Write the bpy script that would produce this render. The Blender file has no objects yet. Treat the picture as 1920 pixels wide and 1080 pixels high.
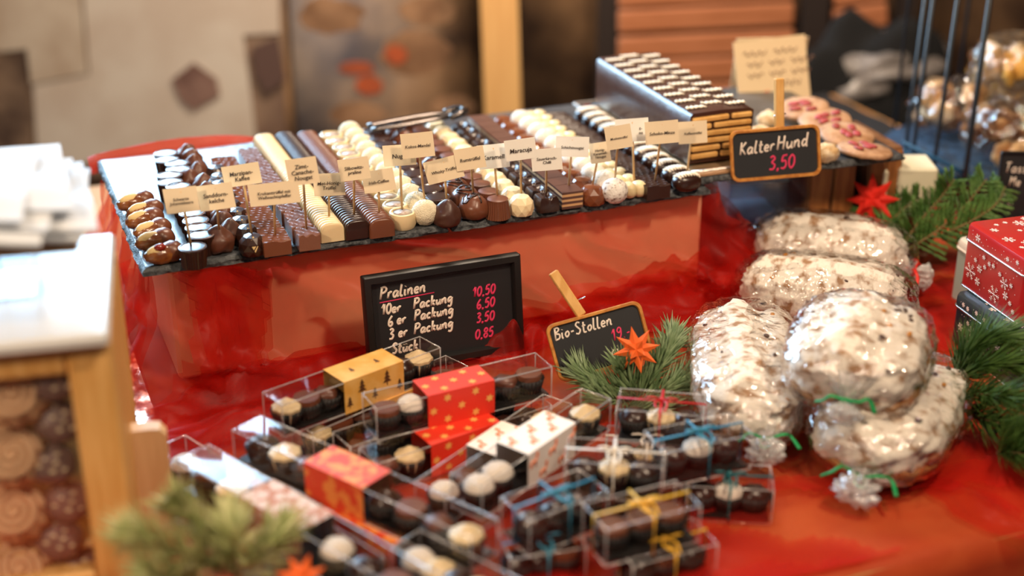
import bpy, math, random
from math import sin, cos, pi, radians as R
from mathutils import Vector, Matrix, noise
random.seed(7)
S = bpy.context.scene
COL = S.collection

# ------------------------------------------------------------------ camera
FPX = 2680.0; PITCH = R(24.25); CAMH = 0.758
cam_d = bpy.data.cameras.new('camera'); cam = bpy.data.objects.new('camera', cam_d); COL.objects.link(cam)
cam.location = (0, 0, CAMH); cam.rotation_euler = (pi/2 - PITCH, 0, 0)
cam_d.sensor_width = 36; cam_d.lens = FPX/1920*36; cam_d.clip_start = .02
cam_d.dof.use_dof = True; cam_d.dof.focus_distance = 1.60; cam_d.dof.aperture_fstop = 1.75
S.camera = cam
# ------------------------------------------------------------------ world, lamps, exposure
w = bpy.data.worlds.new('world'); S.world = w; w.use_nodes = True
bg = w.node_tree.nodes['Background']; bg.inputs[0].default_value = (.80, .88, 1, 1); bg.inputs[1].default_value = .07
def area(name, loc, target, size, power, color, sy=None):
    l = bpy.data.lights.new(name, 'AREA'); l.energy = power; l.color = color; l.size = size
    if sy: l.shape = 'RECTANGLE'; l.size_y = sy
    else: l.shape = 'DISK'
    o = bpy.data.objects.new(name, l); COL.objects.link(o); o.location = loc
    o.rotation_euler = (Vector(target)-Vector(loc)).to_track_quat('-Z', 'Y').to_euler()
    return o
WARM = (1, .77, .54)
area('stall_and_fill_lamp', (.75, .55, 1.75), (.25, 1.45, 0), .16, 25, WARM)
area('stall_and_fill_lamp', (-.15, .75, 2.0), (0, 1.5, 0), .16, 9, WARM)
area('stall_and_fill_lamp', (-.85, .10, 1.15), (-.42, 1.0, .15), .14, 13, WARM)  # added fill light to brighten the display case, not a known stall lamp
area('back_lamp', (.05, 2.15, 1.25), (.0, 3.0, -.15), .25, 22, (1, .80, .60))
area('window_daylight', (-1.5, 3.35, 1.05), (-.35, 1.4, .1), 1.7, 160, (.48, .75, 1), 1.2)
S.view_settings.view_transform = 'Standard'; S.view_settings.look = 'None'
S.view_settings.gamma = 1; S.view_settings.use_curve_mapping = False
S.view_settings.exposure = 0.12
try: S.cycles.transparent_max_bounces = 32
except Exception: pass

# ------------------------------------------------------------------ geometry of the place
CP, SP = cos(PITCH), sin(PITCH)
def ray(px, py): return Vector(((px-960)/FPX, CP+SP*(540-py)/FPX, -SP+CP*(540-py)/FPX))
def at(px, py, z):
    d = ray(px, py); k = (z-CAMH)/d.z; return Vector((0, 0, CAMH))+d*k
def aty(px, py, y):
    d = ray(px, py); return Vector((0, 0, CAMH))+d*(y/d.y)
YAW = R(21.76); TO = Vector((-.3929, 1.3888, 0)); T = .155; TD = .373
AU = Vector((cos(YAW), sin(YAW), 0)); AV = Vector((-sin(YAW), cos(YAW), 0))
def L(u, v, z=0): return TO+AU*u+AV*v+Vector((0, 0, z))
def toL(p): d = p-TO; return d.dot(AU), d.dot(AV)
def nz(x, y=0, z=0): return noise.noise(Vector((x, y, z)))

# ------------------------------------------------------------------ materials
MC = {}
def mat(name, col=(.5, .5, .5), rough=.5, metal=0, col2=None, scale=40, lo=.4, hi=.6, bump=0, bscale=200, spec=.5, sss=0, coat=0, detail=4, stretch=None, emit=None, trans=0):
    if name in MC: return MC[name]
    m = bpy.data.materials.new(name); m.use_nodes = True; nt = m.node_tree; N = nt.nodes; K = nt.links.new
    b = N['Principled BSDF']; b.inputs['Base Color'].default_value = (*col, 1); b.inputs['Roughness'].default_value = rough
    b.inputs['Metallic'].default_value = metal; b.inputs['Specular IOR Level'].default_value = spec
    b.inputs['Coat Weight'].default_value = coat; b.inputs['Coat Roughness'].default_value = .15
    if trans: b.inputs['Transmission Weight'].default_value = trans
    if sss: b.inputs['Subsurface Weight'].default_value = sss; b.inputs['Subsurface Scale'].default_value = .01; b.inputs['Subsurface Radius'].default_value = (1, .6, .3)
    tc = N.new('ShaderNodeTexCoord'); src = tc.outputs['Object']
    if stretch:
        mp = N.new('ShaderNodeMapping'); mp.inputs['Scale'].default_value = stretch; K(src, mp.inputs[0]); src = mp.outputs[0]
    if col2:
        n = N.new('ShaderNodeTexNoise'); n.inputs['Scale'].default_value = scale; n.inputs['Detail'].default_value = detail; K(src, n.inputs['Vector'])
        r = N.new('ShaderNodeValToRGB'); r.color_ramp.elements[0].position = lo; r.color_ramp.elements[1].position = hi
        r.color_ramp.elements[0].color = (*col, 1); r.color_ramp.elements[1].color = (*col2, 1)
        K(n.outputs[0], r.inputs[0]); K(r.outputs[0], b.inputs['Base Color'])
    if bump:
        n = N.new('ShaderNodeTexNoise'); n.inputs['Scale'].default_value = bscale; n.inputs['Detail'].default_value = 3; K(src, n.inputs['Vector'])
        bp = N.new('ShaderNodeBump'); bp.inputs['Strength'].default_value = bump; bp.inputs['Distance'].default_value = .002
        K(n.outputs[0], bp.inputs['Height']); K(bp.outputs[0], b.inputs['Normal'])
    MC[name] = m; return m
def sheer(name, col, clear, rough=.4, bump=0, bscale=60):
    """thin woven or film material: part see-through, part cloth"""
    m = bpy.data.materials.new(name); m.use_nodes = True; nt = m.node_tree; N = nt.nodes; K = nt.links.new
    out = N['Material Output']; b = N['Principled BSDF']; b.inputs['Base Color'].default_value = (*col, 1); b.inputs['Roughness'].default_value = rough
    b.inputs['Sheen Weight'].default_value = .15
    tl = N.new('ShaderNodeBsdfTranslucent'); tl.inputs[0].default_value = (*col, 1)
    m1 = N.new('ShaderNodeMixShader'); m1.inputs[0].default_value = .4; K(b.outputs[0], m1.inputs[1]); K(tl.outputs[0], m1.inputs[2])
    tr = N.new('ShaderNodeBsdfTransparent'); tr.inputs[0].default_value = (1, .76, .66, 1)
    tc = N.new('ShaderNodeTexCoord'); n = N.new('ShaderNodeTexNoise'); n.inputs['Scale'].default_value = 9; n.inputs['Detail'].default_value = 5; K(tc.outputs['Object'], n.inputs['Vector'])
    mr = N.new('ShaderNodeMapRange'); mr.inputs['From Min'].default_value = .3; mr.inputs['From Max'].default_value = .7
    mr.inputs['To Min'].default_value = clear-.07; mr.inputs['To Max'].default_value = clear+.07; K(n.outputs[0], mr.inputs['Value'])
    m2 = N.new('ShaderNodeMixShader'); K(mr.outputs[0], m2.inputs[0]); K(m1.outputs[0], m2.inputs[1]); K(tr.outputs[0], m2.inputs[2])
    K(m2.outputs[0], out.inputs[0]); MC[name] = m; return m
def film(name, tint=(1, 1, 1), base=.04, gain=.5, bump=0, bscale=30, rough=.06, haze=0):
    """clear plastic or glass film: see-through with a fresnel gloss"""
    m = bpy.data.materials.new(name); m.use_nodes = True; nt = m.node_tree; N = nt.nodes; K = nt.links.new
    out = N['Material Output']; N.remove(N['Principled BSDF'])
    tr = N.new('ShaderNodeBsdfTransparent'); tr.inputs[0].default_value = (*tint, 1)
    gl = N.new('ShaderNodeBsdfGlossy'); gl.inputs['Roughness'].default_value = rough; gl.inputs[0].default_value = (1, 1, 1, 1)
    fr = N.new('ShaderNodeLayerWeight'); fr.inputs[0].default_value = .5
    pw = N.new('ShaderNodeMath'); pw.operation = 'POWER'; pw.inputs[1].default_value = 4; K(fr.outputs['Facing'], pw.inputs[0])
    ma = N.new('ShaderNodeMath'); ma.operation = 'MULTIPLY_ADD'; ma.inputs[1].default_value = gain; ma.inputs[2].default_value = base+.05*gain; K(pw.outputs[0], ma.inputs[0])
    mx = N.new('ShaderNodeMixShader'); K(ma.outputs[0], mx.inputs[0]); K(tr.outputs[0], mx.inputs[1]); K(gl.outputs[0], mx.inputs[2]); last = mx
    if haze:
        df = N.new('ShaderNodeBsdfDiffuse'); df.inputs[0].default_value = (.9, .9, .9, 1)
        m3 = N.new('ShaderNodeMixShader'); m3.inputs[0].default_value = haze; K(mx.outputs[0], m3.inputs[1]); K(df.outputs[0], m3.inputs[2]); last = m3
    if bump:
        tc = N.new('ShaderNodeTexCoord'); n = N.new('ShaderNodeTexNoise'); n.inputs['Scale'].default_value = bscale; n.inputs['Detail'].default_value = 3; n.inputs['Distortion'].default_value = 1.5
        K(tc.outputs['Object'], n.inputs['Vector']); bp = N.new('ShaderNodeBump'); bp.inputs['Strength'].default_value = bump; bp.inputs['Distance'].default_value = .01
        K(n.outputs[0], bp.inputs['Height']); K(bp.outputs[0], gl.inputs['Normal']); K(bp.outputs[0], fr.inputs['Normal'])
    K(last.outputs[0], out.inputs[0]); MC[name] = m; return m
dark = mat('dark chocolate', (.030, .010, .006), .28, bump=.1, bscale=150)
milk = mat('milk chocolate', (.155, .048, .022), .33, bump=.1, bscale=150)
milk2 = mat('soft milk chocolate', (.115, .036, .018), .4, bump=.15, bscale=120)
white = mat('white chocolate', (.74, .57, .33), .4, sss=.15)
coco = mat('coconut', (.78, .68, .49), .8, bump=.8, bscale=700)
powder = mat('powdered chocolate', (.80, .74, .68), .9, col2=(.16, .07, .04), scale=230, lo=.52, hi=.68, bump=.5, bscale=500)
powderw = mat('sugar powdered truffle', (.74, .66, .57), .9, col2=(.45, .32, .24), scale=160, lo=.62, hi=.8, bump=.5, bscale=500)
filling = mat('pale swirled filling', (.42, .30, .24), .35, col2=(.70, .60, .50), scale=90, lo=.4, hi=.6)
cuptop = mat('dark cup top glaze', (.12, .06, .045), .36, col2=(.22, .13, .1), scale=160)
caramel = mat('caramel layer', (.60, .34, .16), .5)
datem = mat('date skin', (.16, .045, .012), .22, col2=(.36, .13, .03), scale=60, bump=.3, bscale=150)
marzi = mat('marzipan', (.70, .50, .22), .6)
cherry = mat('red jelly', (.25, .02, .01), .2)
slate = mat('slate', (.035, .038, .043), .33, col2=(.060, .065, .072), scale=25, bump=.22, bscale=90, spec=1.0)
slate_edge = mat('chipped slate edge', (.016, .018, .020), .6, col2=(.075, .08, .085), scale=130, bump=1, bscale=220)
paper_a = mat('cream card', (.82, .66, .45), .75, bump=.05)
paper_b = mat('white card', (.85, .80, .72), .75, bump=.05)
stickm = mat('toothpick wood', (.74, .47, .22), .6, col2=(.62, .36, .15), scale=80, stretch=(1, 1, .1))
ink = mat('dark ink', (.05, .035, .03), .6)
organza = sheer('red organza', (.68, .014, .008), .67, .45)
clear = film('clear plastic', (.93, .92, .92), .010, .45, rough=.06)
edgem = film('plastic crease', (.9, .88, .88), .18, .6, rough=.2, haze=.25)
bagm = film('crinkled cellophane', (.96, .96, .96), .045, 1.0, bump=1.0, bscale=24, rough=.07)
bagt = film('gathered cellophane', (.95, .95, .95), .14, .8, bump=1.0, bscale=60, rough=.12, haze=.22)
glass = film('display glass', (.95, .97, 1), .03, .8, rough=.03)
blackp = mat('black plastic', (.010, .009, .009), .4)
cupm = mat('black paper cup', (.012, .010, .009), .5)
board = mat('chalkboard', (.013, .013, .015), .55)
chalkw = mat('white marker', (.80, .68, .58), .7); chalkp = mat('pink marker', (.72, .035, .12), .7)
woodl = mat('light pine', (.74, .42, .14), .5, col2=(.64, .33, .09), scale=18, stretch=(6, 6, .6), bump=.1)
woodo = mat('orange stained wood', (.58, .25, .05), .45, col2=(.42, .15, .025), scale=22, stretch=(6, 1, 6))
woodt = mat('reddish slat wood', (.46, .17, .075), .6, col2=(.38, .13, .05), scale=14, stretch=(.5, 5, 5))
woodd = mat('dark wood', (.20, .085, .03), .55, col2=(.12, .045, .016), scale=14, stretch=(6, 6, .6))
gold = mat('gold card', (.74, .38, .075), .45, col2=(.80, .47, .14), scale=50)
redc = mat('red card', (.72, .035, .014), .45); goldp = mat('gold print', (.80, .40, .10), .4)
orn = mat('red ornament card', (.70, .055, .015), .5, col2=(.82, .25, .05), scale=85, lo=.48, hi=.56)
cop = mat('copper ornament card', (.42, .17, .09), .6, col2=(.62, .46, .39), scale=110, lo=.45, hi=.53, spec=.25)
whc = mat('white printed card', (.86, .78, .72), .55); orp = mat('orange print', (.72, .16, .02), .5)
darkp = mat('dark print', (.10, .04, .015), .5)
sugar = mat('icing sugar crust', (.80, .72, .63), .85, col2=(.33, .18, .09), scale=58, lo=.50, hi=.65, bump=1, bscale=110, detail=9, stretch=(1.4, .8, 1))
crust = mat('brown stollen crust', (.34, .15, .04), .6, col2=(.20, .08, .03), scale=30, bump=.4)
raisin = mat('raisin', (.06, .022, .012), .4)
green = mat('fir needle', (.13, .20, .085), .42, col2=(.24, .32, .16), scale=60)
greend = mat('dark pine needle', (.045, .105, .018), .45, col2=(.10, .19, .04), scale=60)
greeny = mat('yellow green spruce needle', (.34, .37, .13), .5, col2=(.52, .50, .24), scale=60)
thuja = mat('thuja green', (.055, .14, .022), .55, col2=(.12, .23, .05), scale=60)
twig = mat('twig bark', (.16, .085, .035), .8)
ostar = mat('orange paper', (.80, .13, .015), .6); rstar = mat('red paper', (.80, .025, .012), .55)
tinr = mat('red lacquered tin', (.46, .014, .014), .28, coat=.3); tinb = mat('dark teal tin', (.014, .030, .042), .3, coat=.3)
ting = mat('pale green tin', (.42, .50, .46), .4); tinw = mat('off white lid', (.80, .74, .68), .45)
tinmetal = mat('tin rim', (.62, .60, .60), .25, metal=1); flake = mat('white snowflake print', (.82, .66, .62), .5)
tan = mat('tan tablecloth', (.46, .23, .075), .85, col2=(.40, .18, .055), scale=20)
beige = mat('beige carton', (.90, .68, .48), .8)
blackw = mat('black wire', (.012, .016, .022), .4); blue = mat('blue metal', (.02, .12, .28), .35)
foil = mat('silver foil', (.75, .78, .82), .22, metal=1, bump=1, bscale=30)
biscuit = mat('butter biscuit', (.74, .42, .13), .7, col2=(.64, .32, .08), scale=60)
cakedark = mat('cake chocolate glaze', (.055, .020, .013), .3, bump=.3, bscale=60); cakesq = mat('white glaze squiggle', (.80, .68, .52), .5)
ribs = {c: mat(c+' ribbon', v, .4) for c, v in {'red': (.50, .01, .015), 'blue': (.02, .19, .30), 'white': (.80, .72, .62), 'yellow': (.74, .40, .03), 'green': (.0, .26, .07), 'teal': (.01, .11, .13), 'crimson': (.70, .02, .01)}.items()}

# ------------------------------------------------------------------ mesh helpers
class MB:
    def __init__(s): s.v = []; s.f = []; s.m = []; s.mi = 0
    def add(s, vs, fs):
        b = len(s.v); s.v += [tuple(v) for v in vs]; s.f += [tuple(b+i for i in f) for f in fs]; s.m += [s.mi]*len(fs); return s
    def box(s, c, d, M=None, bev=0):
        c = Vector(c); d = Vector(d)/2
        if bev:
            b = min(bev, min(d)*.9); vs = []; 
            for sx in (-1, 1):
                for sy in (-1, 1):
                    for sz in (-1, 1):
                        p = Vector((sx*d.x, sy*d.y, sz*d.z))
                        vs += [p-Vector((0, sy*b, sz*b)), p-Vector((sx*b, 0, sz*b)), p-Vector((sx*b, sy*b, 0))]
            import itertools
            idx = lambda i, j, k, a: ((i*2+j)*2+k)*3+a
            fs = [[idx(i, 0, 0, 0), idx(i, 1, 0, 0), idx(i, 1, 1, 0), idx(i, 0, 1, 0)] for i in (0, 1)]
            fs += [[idx(0, j, 0, 1), idx(1, j, 0, 1), idx(1, j, 1, 1), idx(0, j, 1, 1)] for j in (0, 1)]
            fs += [[idx(0, 0, k, 2), idx(1, 0, k, 2), idx(1, 1, k, 2), idx(0, 1, k, 2)] for k in (0, 1)]
            for i in (0, 1):
                for j in (0, 1): fs.append([idx(i, j, 0, 0), idx(i, j, 1, 0), idx(i, j, 1, 1), idx(i, j, 0, 1)])
                for k in (0, 1): fs.append([idx(i, 0, k, 0), idx(i, 1, k, 0), idx(i, 1, k, 2), idx(i, 0, k, 2)])
            for j in (0, 1):
                for k in (0, 1): fs.append([idx(0, j, k, 1), idx(1, j, k, 1), idx(1, j, k, 2), idx(0, j, k, 2)])
            for i in (0, 1):
                for j in (0, 1):
                    for k in (0, 1): fs.append([idx(i, j, k, 0), idx(i, j, k, 1), idx(i, j, k, 2)])
        else:
            vs = [Vector((x*d.x, y*d.y, z*d.z)) for x in (-1, 1) for y in (-1, 1) for z in (-1, 1)]
            fs = [(0, 1, 3, 2), (4, 6, 7, 5), (0, 4, 5, 1), (2, 3, 7, 6), (0, 2, 6, 4), (1, 5, 7, 3)]
        if M: vs = [M @ v for v in vs]
        return s.add([v+c for v in vs], fs)
    def grid(s, fn, nu, nv, closeu=False, closev=False):
        vs = [fn(i/nu, j/nv) for i in range(nu+(not closeu)) for j in range(nv+(not closev))]
        mj = nv+(not closev); mi_ = nu+(not closeu)
        fs = [(i*mj+j, ((i+1) % mi_)*mj+j, ((i+1) % mi_)*mj+(j+1) % mj, i*mj+(j+1) % mj) for i in range(nu) for j in range(nv)]
        return s.add(vs, fs)
    def lathe(s, prof, seg=24, rib=0, nr=0, M=None, fn=None):
        vs = []; n = len(prof)
        for i in range(seg):
            a = 2*pi*i/seg
            for k, (r, z) in enumerate(prof):
                rr = r*(1+(rib*cos(a*nr) if nr else 0)); p = Vector((rr*cos(a), rr*sin(a), z))
                if fn: p = fn(p)
                vs.append(p)
        fs = [(i*n+k, ((i+1) % seg)*n+k, ((i+1) % seg)*n+k+1, i*n+k+1) for i in range(seg) for k in range(n-1)]
        if prof[0][0] > 1e-6: fs.append(tuple(i*n for i in range(seg))[::-1])
        if prof[-1][0] > 1e-6: fs.append(tuple(i*n+n-1 for i in range(seg)))
        if M: vs = [M @ v for v in vs]
        return s.add(vs, fs)
    def tube(s, pts, r, seg=6, flat=1, cap=True):
        pts = [Vector(p) for p in pts]; n = len(pts)
        if n < 2: return s
        up = Vector((0, 0, 1)); vs = []
        for i, p in enumerate(pts):
            t = (pts[min(i+1, n-1)]-pts[max(i-1, 0)])
            if t.length < 1e-9: t = Vector((1, 0, 0))
            t.normalize(); a = t.cross(up)
            if a.length < .05: a = t.cross(Vector((0, 1, 0)))
            a.normalize(); b = a.cross(t); rr = r[i] if isinstance(r, (list, tuple)) else r
            for k in range(seg):
                an = 2*pi*k/seg; vs.append(p+a*(rr*cos(an))+b*(rr*flat*sin(an)))
        fs = [(i*seg+k, i*seg+(k+1) % seg, (i+1)*seg+(k+1) % seg, (i+1)*seg+k) for i in range(n-1) for k in range(seg)]
        if cap: fs += [tuple(range(seg))[::-1], tuple((n-1)*seg+k for k in range(seg))]
        return s.add(vs, fs)
    def blob(s, c, rad, seg=20, rings=12, fn=None, pw=1):
        c = Vector(c)
        def f(i, j):
            a = 2*pi*i; b = pi*(j-.5)
            sp = lambda x: math.copysign(abs(x)**pw, x)
            d = Vector((sp(cos(b))*sp(cos(a)), sp(cos(b))*sp(sin(a)), sp(sin(b))))
            p = Vector((d.x*rad[0], d.y*rad[1], d.z*rad[2]))
            if fn: p = fn(p, d)
            return c+p
        return s.grid(f, seg, rings, closeu=True)
    def mesh(s, name, mats, smooth=True):
        me = bpy.data.meshes.new(name); me.from_pydata(s.v, [], s.f)
        for m in (mats if isinstance(mats, (list, tuple)) else [mats]): me.materials.append(m)
        for p, k in zip(me.polygons, s.m): p.material_index = k; p.use_smooth = bool(smooth)
        import bmesh
        b = bmesh.new(); b.from_mesh(me); bmesh.ops.remove_doubles(b, verts=b.verts, dist=1e-6); bmesh.ops.recalc_face_normals(b, faces=b.faces); b.to_mesh(me); b.free()
        if smooth and smooth is not True:
            try: me.set_sharp_from_angle(angle=R(smooth))
            except Exception: pass
        return me
def obj(name, me, parent=None, loc=(0, 0, 0), rot=(0, 0, 0), scale=None):
    o = bpy.data.objects.new(name, me); COL.objects.link(o); o.location = loc; o.rotation_euler = rot
    if scale: o.scale = (scale,)*3 if not hasattr(scale, '__len__') else scale
    o.parent = parent; return o
def tag(o, label, cat, group=None, kind=None):
    o['label'] = label; o['category'] = cat
    if group: o['group'] = group
    if kind: o['kind'] = kind
    return o
def thing(name, label, cat, loc=(0, 0, 0), rot=(0, 0, 0), group=None): return tag(obj(name, None, None, loc, rot), label, cat, group)
def struct(name, me, label, cat, **k):
    o = obj(name, me, **k); tag(o, label, cat); o['kind'] = 'structure'; return o
def place(parts, name, label, cat, group, loc, rot=(0, 0, 0), scale=1):
    """parts: list of (part name, mesh); one part -> one mesh object, more -> Empty and children"""
    if len(parts) == 1: return tag(obj(name, parts[0][1], None, loc, rot, scale), label, cat, group)
    t = thing(name, label, cat, loc, rot, group); t.scale = (scale,)*3 if not hasattr(scale, '__len__') else scale
    for n, me in parts: obj(n, me, t)
    return t
ORD = ['front', 'second', 'third', 'fourth', 'fifth', 'sixth', 'seventh', 'eighth', 'ninth', 'tenth', 'eleventh', 'twelfth', 'thirteenth', 'fourteenth', 'fifteenth']
def smoothpath(pts, k=6):
    pts = [Vector(p) for p in pts]
    if len(pts) < 3: return pts
    P = [pts[0]*2-pts[1]]+pts+[pts[-1]*2-pts[-2]]; out = []
    for i in range(1, len(P)-2):
        for j in range(k):
            t = j/k; a, b, c, d = P[i-1], P[i], P[i+1], P[i+2]
            out.append(.5*((2*b)+(c-a)*t+(2*a-5*b+4*c-d)*t*t+(3*b-a-3*c+d)*t**3))
    return out+[pts[-1]]

# ------------------------------------------------------------------ handwriting strokes
GL = {'P': (.5, [[(0, 0), (.08, 1)], [(-.02, .93), (.3, 1), (.46, .8), (.35, .58), (.05, .47)]]),
'r': (.34, [[(.02, 0), (.08, .5)], [(.07, .33), (.2, .5), (.33, .46)]]),
'a': (.48, [[(.38, .45), (.2, .5), (.04, .3), (.08, .05), (.22, .03), (.38, .3)], [(.4, .5), (.38, .12), (.46, 0)]]),
'l': (.26, [[(.12, 1), (.04, .2), (.12, 0), (.24, .05)]]), 'i': (.2, [[(.06, .5), (.05, .08), (.14, 0)], [(.09, .72), (.11, .76)]]),
'n': (.46, [[(.02, 0), (.05, .5)], [(.05, .28), (.2, .5), (.33, .42), (.33, .1), (.42, 0)]]),
'e': (.4, [[(.05, .25), (.33, .3), (.28, .48), (.12, .48), (.03, .25), (.12, .03), (.36, .06)]]),
'k': (.42, [[(.05, 0), (.08, 1)], [(.36, .52), (.08, .25)], [(.1, .27), (.38, 0)]]),
'c': (.4, [[(.35, .42), (.2, .5), (.04, .28), (.12, .03), (.36, .06)]]),
'u': (.48, [[(.04, .5), (.05, .12), (.18, .02), (.36, .25), (.4, .5)], [(.4, .5), (.38, .1), (.46, 0)]]),
'ü': (.48, [[(.04, .5), (.05, .12), (.18, .02), (.36, .25), (.4, .5)], [(.4, .5), (.38, .1), (.46, 0)], [(.1, .7), (.11, .75)], [(.32, .72), (.33, .77)]]),
'g': (.48, [[(.38, .45), (.2, .5), (.05, .3), (.12, .08), (.36, .25)], [(.4, .5), (.38, -.2), (.22, -.38), (.03, -.28)]]),
'1': (.34, [[(0, .62), (.22, 1)], [(.22, 1), (.2, 0)]]), '0': (.48, [[(.25, 1), (.05, .7), (.06, .25), (.22, 0), (.42, .3), (.42, .75), (.25, 1)]]),
'6': (.46, [[(.35, 1), (.1, .6), (.06, .2), (.22, 0), (.4, .18), (.3, .42), (.08, .3)]]),
'3': (.46, [[(.05, .9), (.25, 1), (.38, .8), (.18, .55), (.4, .35), (.3, .05), (.02, .05)]]),
'5': (.48, [[(.44, 1), (.14, .96)], [(.14, .96), (.08, .55), (.3, .6), (.4, .3), (.25, .02), (.02, .08)]]),
'8': (.48, [[(.25, .52), (.06, .75), (.22, 1), (.4, .8), (.25, .52), (.05, .25), (.22, 0), (.42, .22), (.25, .52)]]),
'9': (.46, [[(.4, .75), (.22, .55), (.06, .75), (.22, 1), (.4, .85), (.36, .3), (.15, 0)]]),
',': (.2, [[(.12, .08), (.05, -.16)]]), '-': (.36, [[(.04, .35), (.3, .38)]]), '.': (.2, [[(.08, .03), (.1, .06)]]),
'B': (.5, [[(.05, 0), (.08, 1)], [(0, .95), (.3, 1), (.4, .78), (.1, .55), (.42, .4), (.38, .08), (.02, 0)]]),
'o': (.4, [[(.2, .5), (.04, .28), (.15, .02), (.34, .2), (.32, .42), (.2, .5)]]),
'S': (.48, [[(.42, .9), (.22, 1), (.06, .8), (.22, .55), (.4, .3), (.25, .02), (0, .1)]]),
't': (.36, [[(.15, .9), (.12, .12), (.25, 0), (.34, .06)], [(0, .55), (.32, .6)]]),
'K': (.52, [[(.05, 0), (.1, 1)], [(.46, 1), (.1, .5)], [(.12, .5), (.46, 0)]]),
'H': (.62, [[(.05, 0), (.12, 1)], [(.48, 0), (.54, 1)], [(.08, .5), (.52, .52)]]),
'd': (.48, [[(.34, .42), (.18, .5), (.04, .25), (.14, .02), (.34, .2)], [(.42, 1), (.36, .1), (.45, 0)]]),
'T': (.52, [[(.24, 1), (.2, 0)], [(0, .95), (.48, 1)]]), 's': (.36, [[(.3, .45), (.12, .48), (.1, .3), (.28, .18), (.2, .02), (.02, .04)]]),
'M': (.66, [[(.04, 0), (.1, 1)], [(.1, 1), (.3, .4)], [(.3, .4), (.52, 1)], [(.52, 1), (.56, 0)]]), ' ': (.35, [])}
def hand(mb, text, x, y, h, wd, slant=.12, gap=.1, rise=0):
    """marker lettering lying in the XY plane, facing +Z"""
    cx = 0
    for ch in text:
        adv, st = GL[ch]
        for s_ in st:
            pts = [Vector((x+(cx+px+slant*py)*h, y+py*h+rise*(cx*h), 0)) for px, py in s_]
            pts = smoothpath(pts, 5) if len(pts) > 2 else pts
            mb.tube(pts, wd, 6, flat=.25)
        cx += adv+gap
    return cx*h
def star_poly(mb, x, y, z, r, n=8, ri=.45, rot=0, M=None):
    vs = [Vector((x, y, z))]
    for i in range(2*n):
        rr = r if i % 2 == 0 else r*ri; a = rot+pi*i/n; vs.append(Vector((x+rr*cos(a), y+rr*sin(a), z)))
    if M: vs = [M @ v for v in vs]
    mb.add(vs, [(0, 1+i, 1+(i+1) % (2*n)) for i in range(2*n)])

# ================================================================== SETTING
FLOOR = -.76
m = MB(); m.box((0, 1.5, FLOOR-.02), (7, 6, .04)); struct('floor', m.mesh('floor', mat('floor boards', (.14, .10, .075), .7, col2=(.09, .06, .045), scale=6, stretch=(1, 8, 1))), 'dark wooden stall floor', 'floor')
bprint = mat('brown photo print', (.055, .028, .016), .6, col2=(.30, .17, .085), scale=5.5, lo=.38, hi=.68, detail=5)
WY = 3.02
m = MB(); m.box((.4, WY+.04, .6), (1.5, .08, 2.72)); m.box((2.1, WY+.04, .6), (1.9, .08, 2.72)); m.box((-1.9, WY+.04, -.21), (3.1, .08, 1.1)); m.box((-2.9, WY+.04, .6), (1.1, .08, 2.72)); m.box((-1.35, WY+.04, 1.82), (2.0, .08, .28))
struct('wall_back', m.mesh('wall_back', bprint), 'brown printed stall back wall', 'wall')
m = MB(); m.box((3.05, 1.2, .6), (.08, 3.6, 2.72)); struct('wall_right', m.mesh('wall_right', woodd), 'dark wooden stall side wall', 'wall')

# banner on the lower left of the back wall, its printed sheets lie on it
def wp(px, py, dy=0): return aty(px, py, WY-dy)
def quadxy(mb, pts): mb.add(pts, [tuple(range(len(pts)))])
bn = thing('printed_banner', 'blurred pale parchment print banner on the wall left of the pine post', 'banner', wp(260, 320))
def sheet(name, pts, mtl, dy, sm=False):
    m = MB(); P = [wp(x, y, dy)-bn.location for x, y in pts]; n = len(P)
    m.add(P+[p+Vector((0, .004, 0)) for p in P], [tuple(range(n)), tuple(range(n, 2*n))[::-1]]+[(i, (i+1) % n, (i+1) % n+n, i+n) for i in range(n)])
    return obj(name, m.mesh(name, mtl, sm), bn)
sheet('backing', [(-120, -60), (526, -60), (538, 330), (-120, 330)], mat('banner brown', (.30, .20, .14), .7, col2=(.17, .10, .07), scale=5), .006)
pale = mat('parchment print', (.66, .58, .50), .8, col2=(.58, .48, .40), scale=7)
sheet('parchment_sheet', [(152, -60), (522, -60), (524, 62), (456, 66), (480, 262), (72, 320), (62, 160), (168, 140)], pale, .014)
sheet('parchment_sheet', [(-120, -60), (146, -60), (164, 138), (58, 158), (50, 92), (-120, 110)], mat('tan parchment print', (.47, .36, .27), .8, col2=(.58, .48, .38), scale=9), .018)
sheet('parchment_sheet', [(-120, 112), (46, 96), (70, 330), (-120, 330)], mat('dark bark print', (.08, .045, .03), .8, col2=(.22, .14, .09), scale=12), .016)
ch = mat('printed chocolate cube', (.15, .075, .06), .8, col2=(.26, .15, .12), scale=14)
sheet('chocolate_print', [(322, 150), (362, 118), (405, 148), (412, 180), (362, 208), (338, 188)], ch, .022)
sheet('chocolate_print', [(472, 90), (520, 70), (536, 150), (500, 175), (478, 140)], mat('printed dark cup', (.11, .06, .05), .8), .022)
m = MB(); P0 = wp(725, 165, .03)
o = thing('printed_picture', 'blurred brown wall picture with orange blotches behind the slate trays', 'picture', wp(710, 320, .02))
def blot(name, c, rx, rz, mtl, dy):
    m = MB(); cc = wp(*c, dy)-o.location
    vs = [cc+Vector((rx*cos(a)*(1+.25*nz(cos(a)*2+c[0], sin(a)*2)), 0, rz*sin(a)*(1+.25*nz(sin(a)*2+c[1], cos(a)*2)))) for a in [2*pi*i/28 for i in range(28)]]
    m.add(vs+[v+Vector((0, .003, 0)) for v in vs], [tuple(range(28)), tuple(range(28, 56))[::-1]]+[(i, (i+1) % 28, (i+1) % 28+28, i+28) for i in range(28)])
    obj(name, m.mesh(name, mtl, False), o)
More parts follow.
